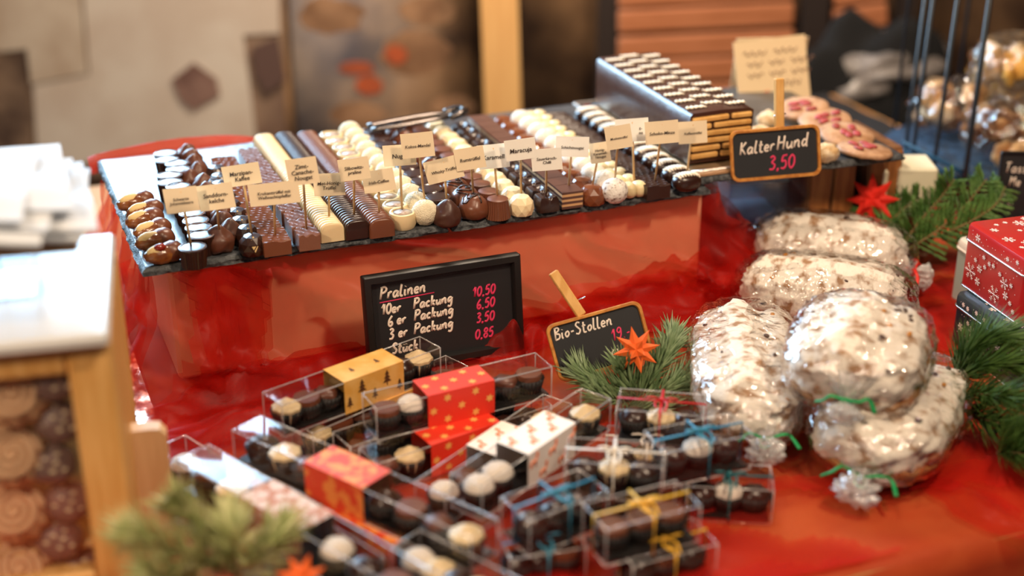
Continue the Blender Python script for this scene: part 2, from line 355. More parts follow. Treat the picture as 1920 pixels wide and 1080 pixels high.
m.box(((wp(530, 0).x+wp(902, 0).x)/2-o.location.x, .004, .0), (.39, .006, .9)); obj('print', m.mesh('print', bprint), o)
orb = mat('orange print blotch', (.46, .085, .022), .7, col2=(.30, .07, .03), scale=14)
tanb = mat('tan print blotch', (.36, .20, .11), .7, col2=(.20, .10, .05), scale=10)
for c, rx, rz, mt in [((780, 100), .075, .05, tanb), ((620, 30), .07, .04, tanb), ((670, 215), .06, .03, tanb), ((850, 200), .05, .025, tanb), ((800, 20), .06, .03, tanb)]: blot('print_blotch', c, rx, rz, mt, .02)
for c, rx, rz in [((668, 128), .038, .014), ((692, 160), .03, .022), ((742, 103), .025, .02)]: blot('orange_blotch', c, rx, rz, orb, .024)
# pine post
a, b = aty(899, -40, 2.75), aty(914, 330, 2.75); a2 = aty(970, -40, 2.75)
m = MB(); wdt = (a2-a).x; M_ = Matrix.Shear('XY', 3, (0, 0)); lean = (b.x-a.x)/(b.z-a.z)
z0, z1 = FLOOR, .5
q = lambda z: a.x+lean*(z-a.z)
m.add([(x+q(z), y, z) for z in (z0, z1) for x, y in ((0, 2.75), (wdt, 2.75), (wdt, 2.82), (0, 2.82))], [(0, 1, 2, 3), (4, 5, 6, 7), (0, 1, 5, 4), (1, 2, 6, 5), (2, 3, 7, 6), (3, 0, 4, 7)])
tag(obj('timber_post', m.mesh('timber_post', mat('pale post', (.74, .44, .17), .6, col2=(.68, .38, .14), scale=10, stretch=(6, 6, .5)), False)), 'upright pale pine post behind the slate trays', 'post')
# slatted bench behind the cake
SY = 2.9
sl = thing('slatted_bench', 'blurred reddish wooden slatted crate behind the chocolate cake', 'crate', (aty(1320, 300, SY).x, SY, FLOOR))
for (x0, x1) in ((1158, 1488), (1562, 1664)):
    for py in (-62, -14, 34, 84, 130, 178, 226, 274):
        p, q_ = aty(x0, py+6, SY), aty(x1, py-10, SY); m = MB()
        c = (p+q_)/2; an = math.atan2(q_.z-p.z, q_.x-p.x)
        m.box((0, 0, 0), (abs(q_.x-p.x), .02, .046), Matrix.Rotation(-an, 3, 'Y'), bev=.004)
        obj('slat', m.mesh('slat', woodt, False), sl, c-sl.location)
for x in (1138, 1522, 1690):
    p = aty(x, 100, SY+.02); m = MB(); m.box((0, 0, .0), (.055 if x == 1522 else .04, .025, 1.3)); obj('upright', m.mesh('upright', mat('black brown upright', (.018, .010, .008), .6), False), sl, Vector((p.x, SY+.03, -.1))-sl.location)

# ------------------------------------------------------------------ table
e1, e2 = at(1580, 1080, 0), at(1920, 1012, 0)
VF = -.56
u0, u1, v1 = -.55, 1.35, .72
uf, vf = toL(e1); VF = vf
t = thing('market_table', 'wooden market table under the tan cloth carrying the sweets', 'table', L(.4, .2, FLOOR), (0, 0, YAW))
m = MB(); m.box((0, (VF+v1)/2-.2, -FLOOR-.021), (u1-u0-.02, v1-VF-.02, .03)); obj('table_top', m.mesh('table_top', woodd, False), t)
for sx in (u0+.08, u1-.08):
    for sy in (VF+.08, v1-.08):
        m = MB(); m.box((sx-.4, sy-.2, (-FLOOR-.036)/2), (.06, .06, -FLOOR-.036)); obj('leg', m.mesh('leg', woodd, False), t)
def tcl(i, j):
    u = u0+(u1-u0)*i; 
    d = j*(v1-VF+.55)-.55
    if d < 0: return L(u, VF-.004-.012*(1+sin(u*38+2*sin(u*7)))*min(1, -d*4), d+.0)
    return L(u, VF+d, -.001)
m = MB(); m.grid(tcl, 120, 60); tag(obj('tablecloth', m.mesh('tablecloth', tan)), 'plain tan tablecloth under the sheer red organza', 'tablecloth')

# red organza: thin layer over the table, with heaps of folds, and the drape round the riser
def ridge(u, v): return max(0, nz(u*7+3, v*7)+.25*nz(u*17, v*17))
def orgz(u, v):
    z = .0035+.010*abs(nz(u*6+v*4, v*9-u*3, 3))+.004*abs(nz(u*22, v*22, 5))
    if -.01 < u < .70 and v > .0: z = .002
    return z
m = MB()
def org(i, j):
    u = -.30+1.6*i; d = -.4+(.40+(.30-VF))*j
    if d < 0: return L(u, VF-.012-.02*(1+sin(u*30+1.3+2*sin(u*5)))*min(1, -d*4), d)
    return L(u, VF+d, orgz(u, VF+d))
m.grid(org, 150, 110)
def foldstrip(pts, wd, h, nseg=40, z0=.006, seed=0):
    """a second, folded-over layer of the organza lying along a path given in pixels on the table"""
    P = smoothpath([at(x, y, 0) for x, y in pts], 10); n = len(P)-1
    def f(i, j):
        k = i*n; a = int(min(k, n-1)); p = P[a].lerp(P[a+1], k-a); t_ = (P[a+1]-P[a]).normalized(); s_ = Vector((-t_.y, t_.x, 0))
        x = (j-.5); ww = wd*(1+.35*nz(i*5+seed, 1))*max(.05, sin(pi*min(1, max(0, i)))**.6); env = (1-(2*x)**2)
        tp_ = max(0, sin(pi*min(1, max(0, i))))**.7; zz = z0+h*tp_*env*(.55+.45*sin(j*11+3*nz(i*4, seed)+i*3))*(.8+.5*nz(i*7+seed, j*5))+.002*nz(i*40, j*30)
        return p+s_*(x*ww)+Vector((0, 0, max(.004, zz)))
    m.grid(f, nseg, 26)
foldstrip([(235, 800), (380, 790), (520, 720), (690, 650)], .12, .035, seed=1)
foldstrip([(260, 850), (420, 840), (560, 770), (700, 690)], .10, .022, seed=4)
foldstrip([(900, 690), (980, 672), (1060, 680)], .09, .045, seed=2)
foldstrip([(1010, 640), (1130, 610), (1250, 590), (1390, 560)], .10, .05, seed=3)
foldstrip([(1150, 590), (1260, 580), (1390, 540)], .09, .075, seed=6)
foldstrip([(1720, 905), (1800, 940), (1880, 985), (1960, 1010)], .06, .007, seed=8)
foldstrip([(1490, 650), (1600, 635), (1790, 600), (1850, 590)], .07, .012, seed=9)
def patches(seed, th_, thr, z0, fa, fb):
    nu, nv = 210, 130; keep = []; vs = {}; ct, st_ = cos(th_), sin(th_)
    def P(i, j):
        u = -.28+1.56*i/nu; v = VF+.004+(.29-VF)*j/nv; return u, v
    def val(i, j):
        u, v = P(i, j); return nz((u*ct+v*st_)*fa+seed, (-u*st_+v*ct)*fb, seed)+.25*nz(u*30, v*30, seed)
    def vid(i, j):
        if (i, j) not in vs:
            u, v = P(i, j); vs[(i, j)] = len(vs); pts_.append(L(u, v, orgz(u, v)+z0+.004*max(0, val(i, j)-thr)))
        return vs[(i, j)]
    pts_ = []; fs_ = []
    for i in range(nu):
        for j in range(nv):
            u, v = P(i, j)
            if -.01 < u < .70 and v > -.005: continue
            if val(i+.5, j+.5) > thr: fs_.append((vid(i, j), vid(i+1, j), vid(i+1, j+1), vid(i, j+1)))
    m.add(pts_, fs_)
patches(2.3, -.45, .20, .0016, 3, 11); patches(7.1, -.25, .24, .0030, 2.5, 13); patches(11.9, .5, .30, .0042, 4, 10)
tag(obj('organza_runner', m.mesh('organza_runner', organza)), 'sheer red organza runner spread in folds over the table', 'fabric')

# riser carton under the slates
RU0, RU1, RV0, RV1 = .03, .688, .022, .35; RZ = T-.0095
CARTON_Z = .004
t = thing('riser_carton', 'beige carton under the red organza carrying the praline slates', 'box', L((RU0+RU1)/2, (RV0+RV1)/2, .004), (0, 0, YAW))
m = MB(); m.box((0, 0, (RZ-.012)/2), (RU1-RU0, RV1-RV0, RZ-.012), bev=.004); obj('carton_body', m.mesh('carton_body', beige, False), t)
m = MB(); m.box((0, 0, RZ-.010), (RU1-RU0+.004, RV1-RV0+.004, .004)); obj('carton_lid', m.mesh('carton_lid', beige, False), t)
# drape
path = []; rc = .02
cs = [(RU0-.012, RV1+.02), (RU0-.012, RV0-.010), (RU1+.02, RV0-.010), (RU1+.02, RV1+.02)]
def seg(a, b, n): return [(a[0]+(b[0]-a[0])*i/n, a[1]+(b[1]-a[1])*i/n) for i in range(n)]
def arc(cx, cy, a0, a1, n): return [(cx+rc*cos(a0+(a1-a0)*i/n), cy+rc*sin(a0+(a1-a0)*i/n)) for i in range(n)]
path = seg(cs[0], (cs[1][0], cs[1][1]+rc), 40)+arc(cs[1][0]+rc, cs[1][1]+rc, pi, 1.5*pi, 10)+seg((cs[1][0]+rc, cs[1][1]), (cs[2][0]-rc, cs[2][1]), 90)+arc(cs[2][0]-rc, cs[2][1]+rc, 1.5*pi, 2*pi, 10)+seg((cs[2][0], cs[2][1]+rc), cs[3], 40)+[cs[3]]
NP = len(path)-1
def nrm(k):
    a = path[max(0, k-1)]; b = path[min(NP, k+1)]; d = Vector((b[0]-a[0], b[1]-a[1])).normalized(); return Vector((d.y, -d.x))
def drape(i, t_, extra=0):
    k = min(NP, int(round(i*NP))); p = Vector(path[k]); n = nrm(k)
    left = max(0, 1-k/46); cl = math.exp(-((k-46)/9)**2); cr = math.exp(-((k-146)/8)**2); right = max(0, (k-148)/40)
    front = 1-max(left, right > 0)
    flare = .012+.075*left*t_+.07*cl*t_**1.3+.035*cr*(.35+sin(min(1, t_)*pi*.85))+.07*right
    s_ = k/NP*1.6
    fold = (.012*left+.006+.014*cl+.012*cr)*(sin(s_*70+5*nz(s_*6, t_*1.5))*min(1, t_*1.8))*(.4+t_)
    diag = .020*max(0, sin((s_*9-t_*2.2)*3.1+2.2*nz(s_*5, t_*2)))**6*front
    dimple = .010*nz(s_*12, t_*3.5, 2)*front*min(1, t_*3)
    z = RZ+.0015-(RZ-.004)*min(t_, 1)
    off = flare*(t_ if t_ < 1 else 1)+fold+diag+dimple+extra
    if t_ > 1: off += (t_-1)*.11; z = .006+.014*abs(nz(s_*16, t_*5))*(1 if t_ < 1.45 else .3)
    off = max(off, .002+extra)
    q_ = p+n*off
    return L(q_.x, q_.y, z)
m = MB(); m.grid(lambda i, j: drape(i, j*1.5), NP, 60)
m.grid(lambda i, j: drape(.262+.055*i+.012*sin(j*4), j*1.2, .009+.006*sin(i*9)), 16, 40)             # doubled strip at the front left corner
m.grid(lambda i, j: drape(.02+.20*i, .02+j*1.3, .012+.008*sin(i*22+3*j)), 46, 40)                     # doubled left side
m.grid(lambda i, j: drape(.29+.42*i, .80-.10*i+.09*sin(i*5)+j*(.55), .010+.008*sin(j*9+i*8)), 80, 22)    # lower doubled hem
m.grid(lambda i, j: drape(.70+.16*i, .05+.62*(1-i)+j*(1.15-.62*(1-i)), .012+.012*sin(j*7+i*12)), 34, 30)   # bunched right corner
for q in range(2):
    m.grid(lambda i, j: drape(.258+.062*i+.014*sin(j*4+q), j*1.25, .016+.007*q+.006*sin(i*7+q)), 16, 40)
    m.grid(lambda i, j: drape(.19+.56*i, .88-.13*i+.07*sin(i*6+q)+j*.6, .018+.008*q+.008*sin(j*9+i*11+q)), 90, 22)
    m.grid(lambda i, j: drape(.72+.14*i, .35+.3*(1-i)+j*.8, .020+.008*q+.012*sin(j*7+i*9+q)), 34, 24)
m.grid(lambda i, j: L(-.01+.26*i, TD-.012+.030*sin(j*pi*.9)+.006*nz(i*6, j*3), T-.014+.026*sin(j*pi)*sin(pi*min(1, .08+i*.95))**.5), 30, 14)
# layer between carton and slates
m.grid(lambda i, j: L(RU0-.015+(RU1-RU0+.03)*i, RV0-.012+(RV1-RV0+.06)*j, RZ+.0006+.0002*nz(i*20, j*20)), 20, 10)
tag(obj('organza_drape', m.mesh('organza_drape', organza)), 'red organza draped around the carton under the slate trays', 'fabric')

# foil sheet on the table left of the riser
p = at(215, 600, 0); m = MB()
m.grid(lambda i, j: L(-.18+.17*i, -.10+.42*j, .017+.006*nz(i*9, j*14)+.004*nz(i*25, j*30)), 24, 40)
tag(obj('foil_sheet', m.mesh('foil_sheet', foil)), 'crumpled silver foil on the table left of the red drape', 'foil')

# ================================================================== SLATES
def slate_board(name, label, c, rotz, W, D, th, seed, cat='slate board'):
    def chip(x, y, k): return .0016*nz(x*55+seed, y*55, k*9)+.0010*nz(x*140, y*140+seed, k*5)
    m = MB(); nu, nv = 60, 50
    m.grid(lambda i, j: Vector(((i-.5)*W, (j-.5)*D, th+.0003*nz(i*30, j*30, seed))), nu, nv)
    m.mi = 1
    per = [((i/nu-.5)*W, -D/2) for i in range(nu)]+[(W/2, (j/nv-.5)*D) for j in range(nv)]+[((.5-i/nu)*W, D/2) for i in range(nu)]+[(-W/2, (.5-j/nv)*D) for j in range(nv)]
    rows = 5; vs = []; n = len(per)
    for k in range(rows+1):
        t_ = k/rows; out = .0035*sin(t_*pi*.8)+(.002*t_)
        for (x, y) in per:
            ex = 1 if abs(x) > W/2-1e-6 else 0; ey = 1 if abs(y) > D/2-1e-6 else 0
            d = 0 if k == 0 else out+chip(x, y, k)*2
            vs.append((x+math.copysign(ex, x)*d, y+math.copysign(ey, y)*d, th*(1-t_)+(.0003*nz((x/W+.5)*30, (y/D+.5)*30, seed) if k == 0 else 0)))
    m.add(vs, [(k*n+i, k*n+(i+1) % n, (k+1)*n+(i+1) % n, (k+1)*n+i) for k in range(rows) for i in range(n)])
    m.add([(-W/2, -D/2, 0), (W/2, -D/2, 0), (W/2, D/2, 0), (-W/2, D/2, 0)], [(0, 1, 2, 3)])
    return tag(obj(name, m.mesh(name, [slate, slate_edge], 50), None, c, (0, 0, rotz)), label, cat, 'slate serving boards')
gu, gv = toL(at(846, 425, T)); TH = .0085; TD = .373
slate_board('slate_board', 'black slate tray with dates and ribbed pralines, left of the pair', L(gu/2-.001, TD/2, T-TH), YAW, gu-.012, TD, TH, 1)
slate_board('slate_board', 'black slate tray with truffles and coffee pralines, right of the pair', L((gu+.68)/2+.002, TD/2, T-TH), YAW, .68-gu-.010, TD, TH, 5)

# ================================================================== PRALINES
def fluted(r0, r1, h, n=28, amp=.035): m = MB(); m.lathe([(0, 0), (r0, 0), (r1, h*.93)], n*4, amp, n); m.lathe([(r1*1.02, h*.92), (r1*1.02, h), (r1*.96, h*1.01)], 40); return m
P_ = {}
m = fluted(.0125, .0145, .022); m2 = MB(); m2.lathe([(.0142, .0222), (.0128, .0228), (.0120, .0212), (.0085, .0214), (.0078, .0222), (0, .0222)], 32)
P_['cup'] = [('cup', m.mesh('cup_body', dark, 40)), ('glaze_top', m2.mesh('cup_top', cuptop, 40))]
m = fluted(.0148, .0118, .0225, 30, .03); m.lathe([(.0118, .0222), (.0105, .0228), (0, .0226)], 40); P_['mcup'] = [('x', m.mesh('milk_cup', milk, 40))]
m = fluted(.0135, .0145, .024, 26, .02); m2 = MB(); m2.lathe([(.014, .0238), (.0128, .0246), (.012, .0228), (0, .0225)], 32); P_['dcup'] = [('cup', m.mesh('dark_cup', dark, 40)), ('glaze_top', m2.mesh('dark_cup_top', mat('smooth glaze', (.06, .022, .014), .12)))]
def lumpfn(seed, amp=.16, peak=.0):
    def f(p, d):
        k = 1+amp*nz(d.x*1.6+seed, d.y*1.6, d.z*1.6)+.05*nz(d.x*5+seed, d.y*5, d.z*5); p = p*k
        if d.z > .6: p.z += peak*((d.z-.6)/.4)**2
        p.z = max(p.z, -.0085+.001*nz(d.x*3, d.y*3)); return p
    return f
for k in range(3):
    m = MB(); m.blob((0, 0, .0085), (.0145, .0145, .0135), 24, 16, lumpfn(k*7.3, .22, .004)); P_['lump%d' % k] = [('x', m.mesh('lump', milk2))]
m = MB(); m.blob((0, 0, .0095), (.0165, .0160, .0150), 26, 18, lumpfn(3.1, .16, .006)); P_['peak'] = [('x', m.mesh('pointed_truffle', mat('matte dark milk chocolate', (.060, .020, .012), .4, bump=.2, bscale=100)))]
m = MB(); m.blob((0, 0, .0105), (.0178, .0178, .0172), 28, 20, lumpfn(9, .07, 0)); m2 = MB()
pts = [Vector((.013*cos(a*2.1+.4)*(.3+a/9), .013*sin(a*3.3)*(.4+a/12), .0275-.4*(.013*(.3+a/9))**2/.017)) for a in [i*.25 for i in range(28)]]
for p in pts:
    rr = math.hypot(p.x, p.y); p.z = .0105+math.sqrt(max(1e-6, .0180**2-rr*rr))
m2.tube(pts, .0009, 6); P_['rum'] = [('truffle', m.mesh('rum_truffle', milk)), ('chocolate_thread', m2.mesh('thread', dark))]
def facet(mtl, name, r=.0150, h=.0205):
    m = MB(); n = 9; rings = [(r*.90, 0, 0), (r, h*.28, .5), (r*.93, h*.62, 0), (r*.60, h*.92, .5)]
    vs = [(rr*cos(2*pi*(i+o_)/n), rr*sin(2*pi*(i+o_)/n), z) for rr, z, o_ in rings for i in range(n)]+[(0, 0, h)]
    fs = [tuple(range(n))[::-1]]
    for k in range(3):
        for i in range(n):
            j = (i+1) % n; a, b, c, d = k*n+i, k*n+j, (k+1)*n+i, (k+1)*n+j
            if k % 2 == 0: fs += [(a, b, c), (b, d, c)]
            else: fs += [(a, d, c), (a, b, d)]
    fs += [(3*n+i, 3*n+(i+1) % n, 4*n) for i in range(n)]
    m.add(vs, fs); return m.mesh(name, mtl, False)
m2 = MB(); m2.add([(-.0035, -.0142, .0125), (.0035, -.0142, .0125), (0, -.0152, .0055), (-.003, -.0100, .0185), (.003, -.0095, .0185), (0, -.0060, .0212)], [(0, 1, 2), (3, 4, 5)])
P_['dfac'] = [('dome', facet(dark, 'faceted_dark', .0155, .0215)), ('white_inlay', m2.mesh('inlay', marzi, False))]
P_['mfac'] = [('x', facet(mat('glossy milk chocolate', (.17, .050, .020), .18), 'faceted_milk', .0168, .0215))]
P_['wfac'] = [('x', facet(mat('marbled white chocolate', (.84, .68, .42), .35, col2=(.62, .32, .10), scale=70, lo=.55, hi=.75), 'faceted_white', .0155, .0225))]
def bar(mtl, w, d, h, name, nr=4, amp=.0012, skew=0):
    def f(i, j):
        # cross section around y axis: rounded box, ridges run along x with waves
        a = j*2*pi; x = math.copysign(min(1, abs(cos(a))*1.5), cos(a))*d/2; z = h/2+math.copysign(min(1, abs(sin(a))*1.5), sin(a))*h/2
        u = (i-.5)*w
        if z > h*.9: z += amp*sin(x/d*nr*2*pi+3*sin(u*90)+skew*u*300)
        return Vector((u, x, z))
    m = MB(); m.grid(f, 14, 44, closev=True); n = 44
    m.add([f(0, j/n) for j in range(n)], [tuple(range(n))]); m.add([f(1, j/n) for j in range(n)], [tuple(range(n))])
    return m.mesh(name, mtl, 45)
P_['mbar'] = [('x', bar(milk, .030, .021, .0165, 'wavy_milk_bar', 3, .0011))]
P_['nbar'] = [('x', bar(mat('nougat chocolate', (.19, .075, .045), .4, bump=.2), .0235, .026, .0175, 'nougat_bar', 2, .0016, 1.2))]
P_['dbar'] = [('x', bar(dark, .031, .022, .0165, 'wavy_dark_bar', 3, .0012))]
def log(mtl, name, w=.0285, ln=.0262, h=.0215, nrib=4):
    def f(i, j):
        y = (i-.5)*ln; k = 1+.10*abs(sin(pi*i*nrib))**.6-.07
        if i < .001 or i > .999: k = .93
        a = pi*j; cx, sz = cos(a), sin(a)
        x = math.copysign(abs(cx)**.62, cx)*w/2; z = h*.40+(sz**.75)*h*.60
        if j < .0001 or j > .9999: z = 0
        return Vector((x*k, y, z*k if z > h*.4 else z))
    m = MB(); m.grid(f, 32, 22)
    for e in (0, 1): m.add([f(e, j/22) for j in range(23)], [tuple(range(23))])
    m.add([f(0, 0), f(1, 0), f(1, 1), f(0, 1)], [(0, 1, 2, 3)])
    return m.mesh(name, mtl, 35)
P_['wlog'] = [('x', log(white, 'white_log', .0275))]; P_['dlog'] = [('x', log(dark, 'dark_log'))]; P_['mlog'] = [('x', log(milk, 'milk_log', .0285))]
m = MB(); m.lathe([(0, 0), (.0135, 0), (.0152, .004), (.0155, .014), (.0145, .0178), (.0125, .0185), (.0118, .0170)], 30, fn=lambda p: p*(1+.05*nz(p.x*90, p.y*90, p.z*90))); m2 = MB(); m2.lathe([(.0120, .0172), (0, .0176)], 24); P_['wcup'] = [('white_shell', m.mesh('white_cup', white, 50)), ('filling', m2.mesh('filling', filling))]
for k in range(2):
    m = MB(); m.blob((0, 0, .0135), (.0152, .0152, .0148), 40, 28, lambda p, d, k=k: p*(1+.05*nz(d.x*9+k*4, d.y*9, d.z*9)+.05*nz(d.x*22+k, d.y*22, d.z*22))); P_['coco%d' % k] = [('x', m.mesh('coconut_ball', coco))]
    m = MB(); m.blob((0, 0, .0145), (.0158, .0158, .0152), 32, 22, lambda p, d, k=k: p*(1+.06*nz(d.x*4+k*4, d.y*4, d.z*4)+.04*nz(d.x*14+k, d.y*14, d.z*14))); P_['pow%d' % k] = [('x', m.mesh('powder_ball', powder if k == 0 else powderw))]
m = MB(); W_, D_, H_ = .027, .024, .018
def heart(i, j):
    a = 2*pi*i; cx, sy = cos(a), sin(a); r = 1/max(abs(cx), abs(sy))**.75
    t_ = [0, .25, .75, .93, .98, .9][j]; rr = [.98, 1, .93, .80, .45, 0][j]
    p = Vector((cx*r*W_/2*rr, sy*r*D_/2*rr, H_*t_*1.05))
    if j >= 3: p.z -= .0028*math.exp(-(p.x/.003)**2)*(1 if p.y < .004 else .2)
    return p
vs = [heart(i/32, j) for i in range(32) for j in range(6)]; m.add(vs, [(i*6+j, ((i+1) % 32)*6+j, ((i+1) % 32)*6+j+1, i*6+j+1) for i in range(32) for j in range(5)]); m.add([heart(i/32, 0) for i in range(32)], [tuple(range(32))]); P_['sq'] = [('x', m.mesh('heart_square', dark, 40))]
ml, mc = MB(), MB()
for k in range(7): (ml if k % 2 == 0 else mc).box((0, 0, .0016+k*.0030), (.0265-.0004*(k % 2), .0258-.0004*(k % 2), .0030 if k < 6 else .0024))
P_['layer'] = [('chocolate_layer', ml.mesh('layer_dark', mat('layer chocolate', (.095, .035, .022), .35), False)), ('nougat_layer', mc.mesh('layer_pale', caramel, False))]
m = MB()
for sx in (-1, 1): m.blob((sx*.0068, 0, .0092), (.0092, .0118, .0095), 20, 14, lambda p, d: Vector((p.x, p.y, max(p.z, -.009))), .85)
P_['dbl'] = [('x', m.mesh('white_double', mat('cream chocolate', (.72, .57, .32), .45, sss=.1)))]
m = MB(); m.blob((0, 0, .0105), (.0185, .0128, .0110), 26, 16, lambda p, d: p*(1+.03*nz(d.x*3, d.y*3, d.z*3)), .8); m2 = MB()
pts = []
for i in range(60):
    x = -.015+.030*i/59; y = .0080*sin(i*.85); rr = (abs(x/.0185)**2.5+abs(y/.0128)**2.5); pts.append(Vector((x, y, .0107+.0112*max(0, 1-rr)**.4)))
m2.tube(pts, .0009, 5); P_['kaf'] = [('truffle', m.mesh('coffee_truffle', dark)), ('white_squiggle', m2.mesh('squiggle', cakesq))]
def date_parts(k):
    m = MB(); f = lambda p, d: p*(1+.10*nz(d.x*3+k, d.y*3, d.z*3)+.05*nz(d.x*8+k, d.y*8, d.z*8)); m.blob((-.002, 0, .0095), (.0185, .0108, .0095), 24, 14, f)
    m2 = MB(); m2.blob((.009, .0005, .0098), (.0125, .0117, .0105), 22, 14, lambda p, d: p*(1+.06*nz(d.x*3+k, d.y*3, d.z*3)))
    m3 = MB(); m3.blob((-.0065, -.0015, .0145), (.0115, .0058, .0060), 18, 12, lambda p, d: p*(1+.08*nz(d.x*3+k, d.y*3)))
    r = [('date_flesh', m.mesh('date', datem)), ('chocolate_coat', m2.mesh('coat', milk)), ('marzipan', m3.mesh('marzipan', marzi))]
    if k == 0: m4 = MB(); m4.blob((-.005, -.004, .0185), (.0062, .0045, .0042), 14, 10, lambda p, d: p*(1+.2*nz(d.x*3, d.y*3, d.z*3))); r.append(('jelly', m4.mesh('jelly', cherry)))
    return r
def rz(k): return YAW+random.uniform(-k, k)
for k, (x, y) in enumerate([(307, 476), (290, 451), (285, 432), (271, 412), (271, 396), (254, 379)]):
    p = at(x, y, T+.010); place(date_parts(k), 'stuffed_date', 'marzipan date half dipped in chocolate, %s of the edge column' % ('front one' if k == 0 else ORD[k]+' from the front'), 'date', 'stuffed dates on the slate', (p.x, p.y, T), (0, 0, YAW+.30+random.uniform(-.08, .08)), 1.08)
cupf = [(361, 462), (377, 439), (372, 425), (367, 412), (360, 398), (352, 384), (346, 370), (334, 348), (319, 340), (318, 327), (334, 316), (332, 305), (313, 298), (311, 286)]
for k, (x, y) in enumerate(cupf):
    p = at(x, y, T+.0225); nm = ('%s from the front' % ORD[k]) if k < 8 else ['back group, left front', 'back group, left behind', 'back group, right', 'back group, right rear', 'back group, left rear', 'rearmost'][k-8]
    place(P_['cup'], 'praline', 'small dark fluted cup praline with ringed top, %s by the dates' % (nm if k else 'front one'), 'praline', 'dark fluted cup pralines', (p.x, p.y, T), (0, 0, rz(1)))
lum = [(409, 440), (432, 424), (417, 408), (420, 394), (408, 382), (398, 366), (389, 352), (382, 337), (354, 326), (371, 314), (364, 301), (358, 289), (351, 280)]
for k, (x, y) in enumerate(lum):
    p = at(x, y+4, T+.016); place(P_['lump%d' % (k % 3)], 'praline', 'knobbly milk chocolate cluster praline, %s in its column' % ('front one' if k == 0 else ORD[k]+' from the front'), 'praline', 'knobbly milk chocolate pralines', (p.x, p.y, T), (0, 0, rz(3)), 1.12 if k == 0 else 1.02)
for k, (x, y) in enumerate([(404, 309), (411, 324), (395, 334), (412, 338)]):
    p = at(x, y, T+.022); place(P_['dfac'], 'praline', 'glossy dark faceted praline, %s of the loose rear cluster' % ORD[k], 'praline', 'loose dark faceted pralines', (p.x, p.y, T), (0, 0, rz(.5)))
# rows: front flag-stick px, prototype(s), pitch in depth, description
ROWS = [
 ((472, 439), .0215, ['dfac'], .028, 'dark faceted dome praline with pale inlay', 9),
 ((516, 446), .0170, ['mbar'], .0215, 'wavy milk chocolate bar praline', 14),
 ((575, 434), .0175, ['nbar'], .0265, 'swirled nougat bar praline', 12),
 ((617, 412), .0215, ['wlog'], .0264, 'white ribbed log praline', 13),
 ((664, 407), .0215, ['dlog'], .0264, 'dark ribbed log praline', 13),
 ((711, 404), .0215, ['mlog'], .0264, 'milk ribbed log praline', 13),
 ((754, 397), .0180, ['wcup'], .0275, 'white round praline with swirled filling', 12),
 ((796, 376), .0280, ['coco0', 'coco1'], .0285, 'white coconut ball praline', 12),
 ((838, 379), .0270, ['peak', 'dcup'], .029, 'dark truffle cup praline', 11),
 ((888, 365), .0280, ['rum'], .029, 'round milk truffle with chocolate thread', 11),
 ((933, 372), .0225, ['mcup'], .0275, 'milk fluted cone praline', 12),
 ((977, 365), .0225, ['wfac'], .0275, 'white faceted praline with caramel tint', 12),
 ((1024, 365), .0180, ['sq'], .0265, 'dark notched square praline', 12),
 ((1066, 351), .0220, ['layer'], .0268, 'layered nougat square praline', 12),
 ((1111, 347), .0215, ['mfac'], .0290, 'glossy milk faceted praline', 11),
 ((1153, 336), .0290, ['pow0', 'pow1'], .0290, 'powdered truffle ball', 11),
 ((1189, 341), .0185, ['dbl'], .0255, 'cream double lobed praline', 13),
 ((1228, 342), .0175, ['dbar'], .0225, 'wavy dark mint bar praline', 14),
 ((1288, 325), .0215, ['kaf'], .0262, 'dark oval truffle with white squiggle', 12)]
for ri, ((x, y), h, pr, dv, desc, n) in enumerate(ROWS):
    uu, vv = toL(at(x, y, T+h))
    for k in range(n):
        v = vv+k*dv
        if v > TD-.012: break
        if ri == 0 and k > 6: break
        pname = pr[0] if (k == 0 or len(pr) == 1) else pr[1]
        if ri == 7: pname = pr[k % 2]
        if ri == 6 and k > 5: pname = 'wcup'
        jit = .0 if k == 0 else .0012; tight = pr[0] in ('wlog', 'dlog', 'mlog', 'layer')
        p = L(uu+(random.uniform(-jit, jit) if not tight else 0)-(.0 if not tight else 0), v, T)
        place(P_[pname], 'praline', '%s, %s of its row' % (desc, 'front one' if k == 0 else ORD[k]+' from the front'), 'praline', desc+' row', p, (0, 0, YAW+(random.uniform(-.03, .03) if tight or 'bar' in pname or pname in ('kaf', 'dbl', 'sq', 'dfac') else random.uniform(-3, 3))))

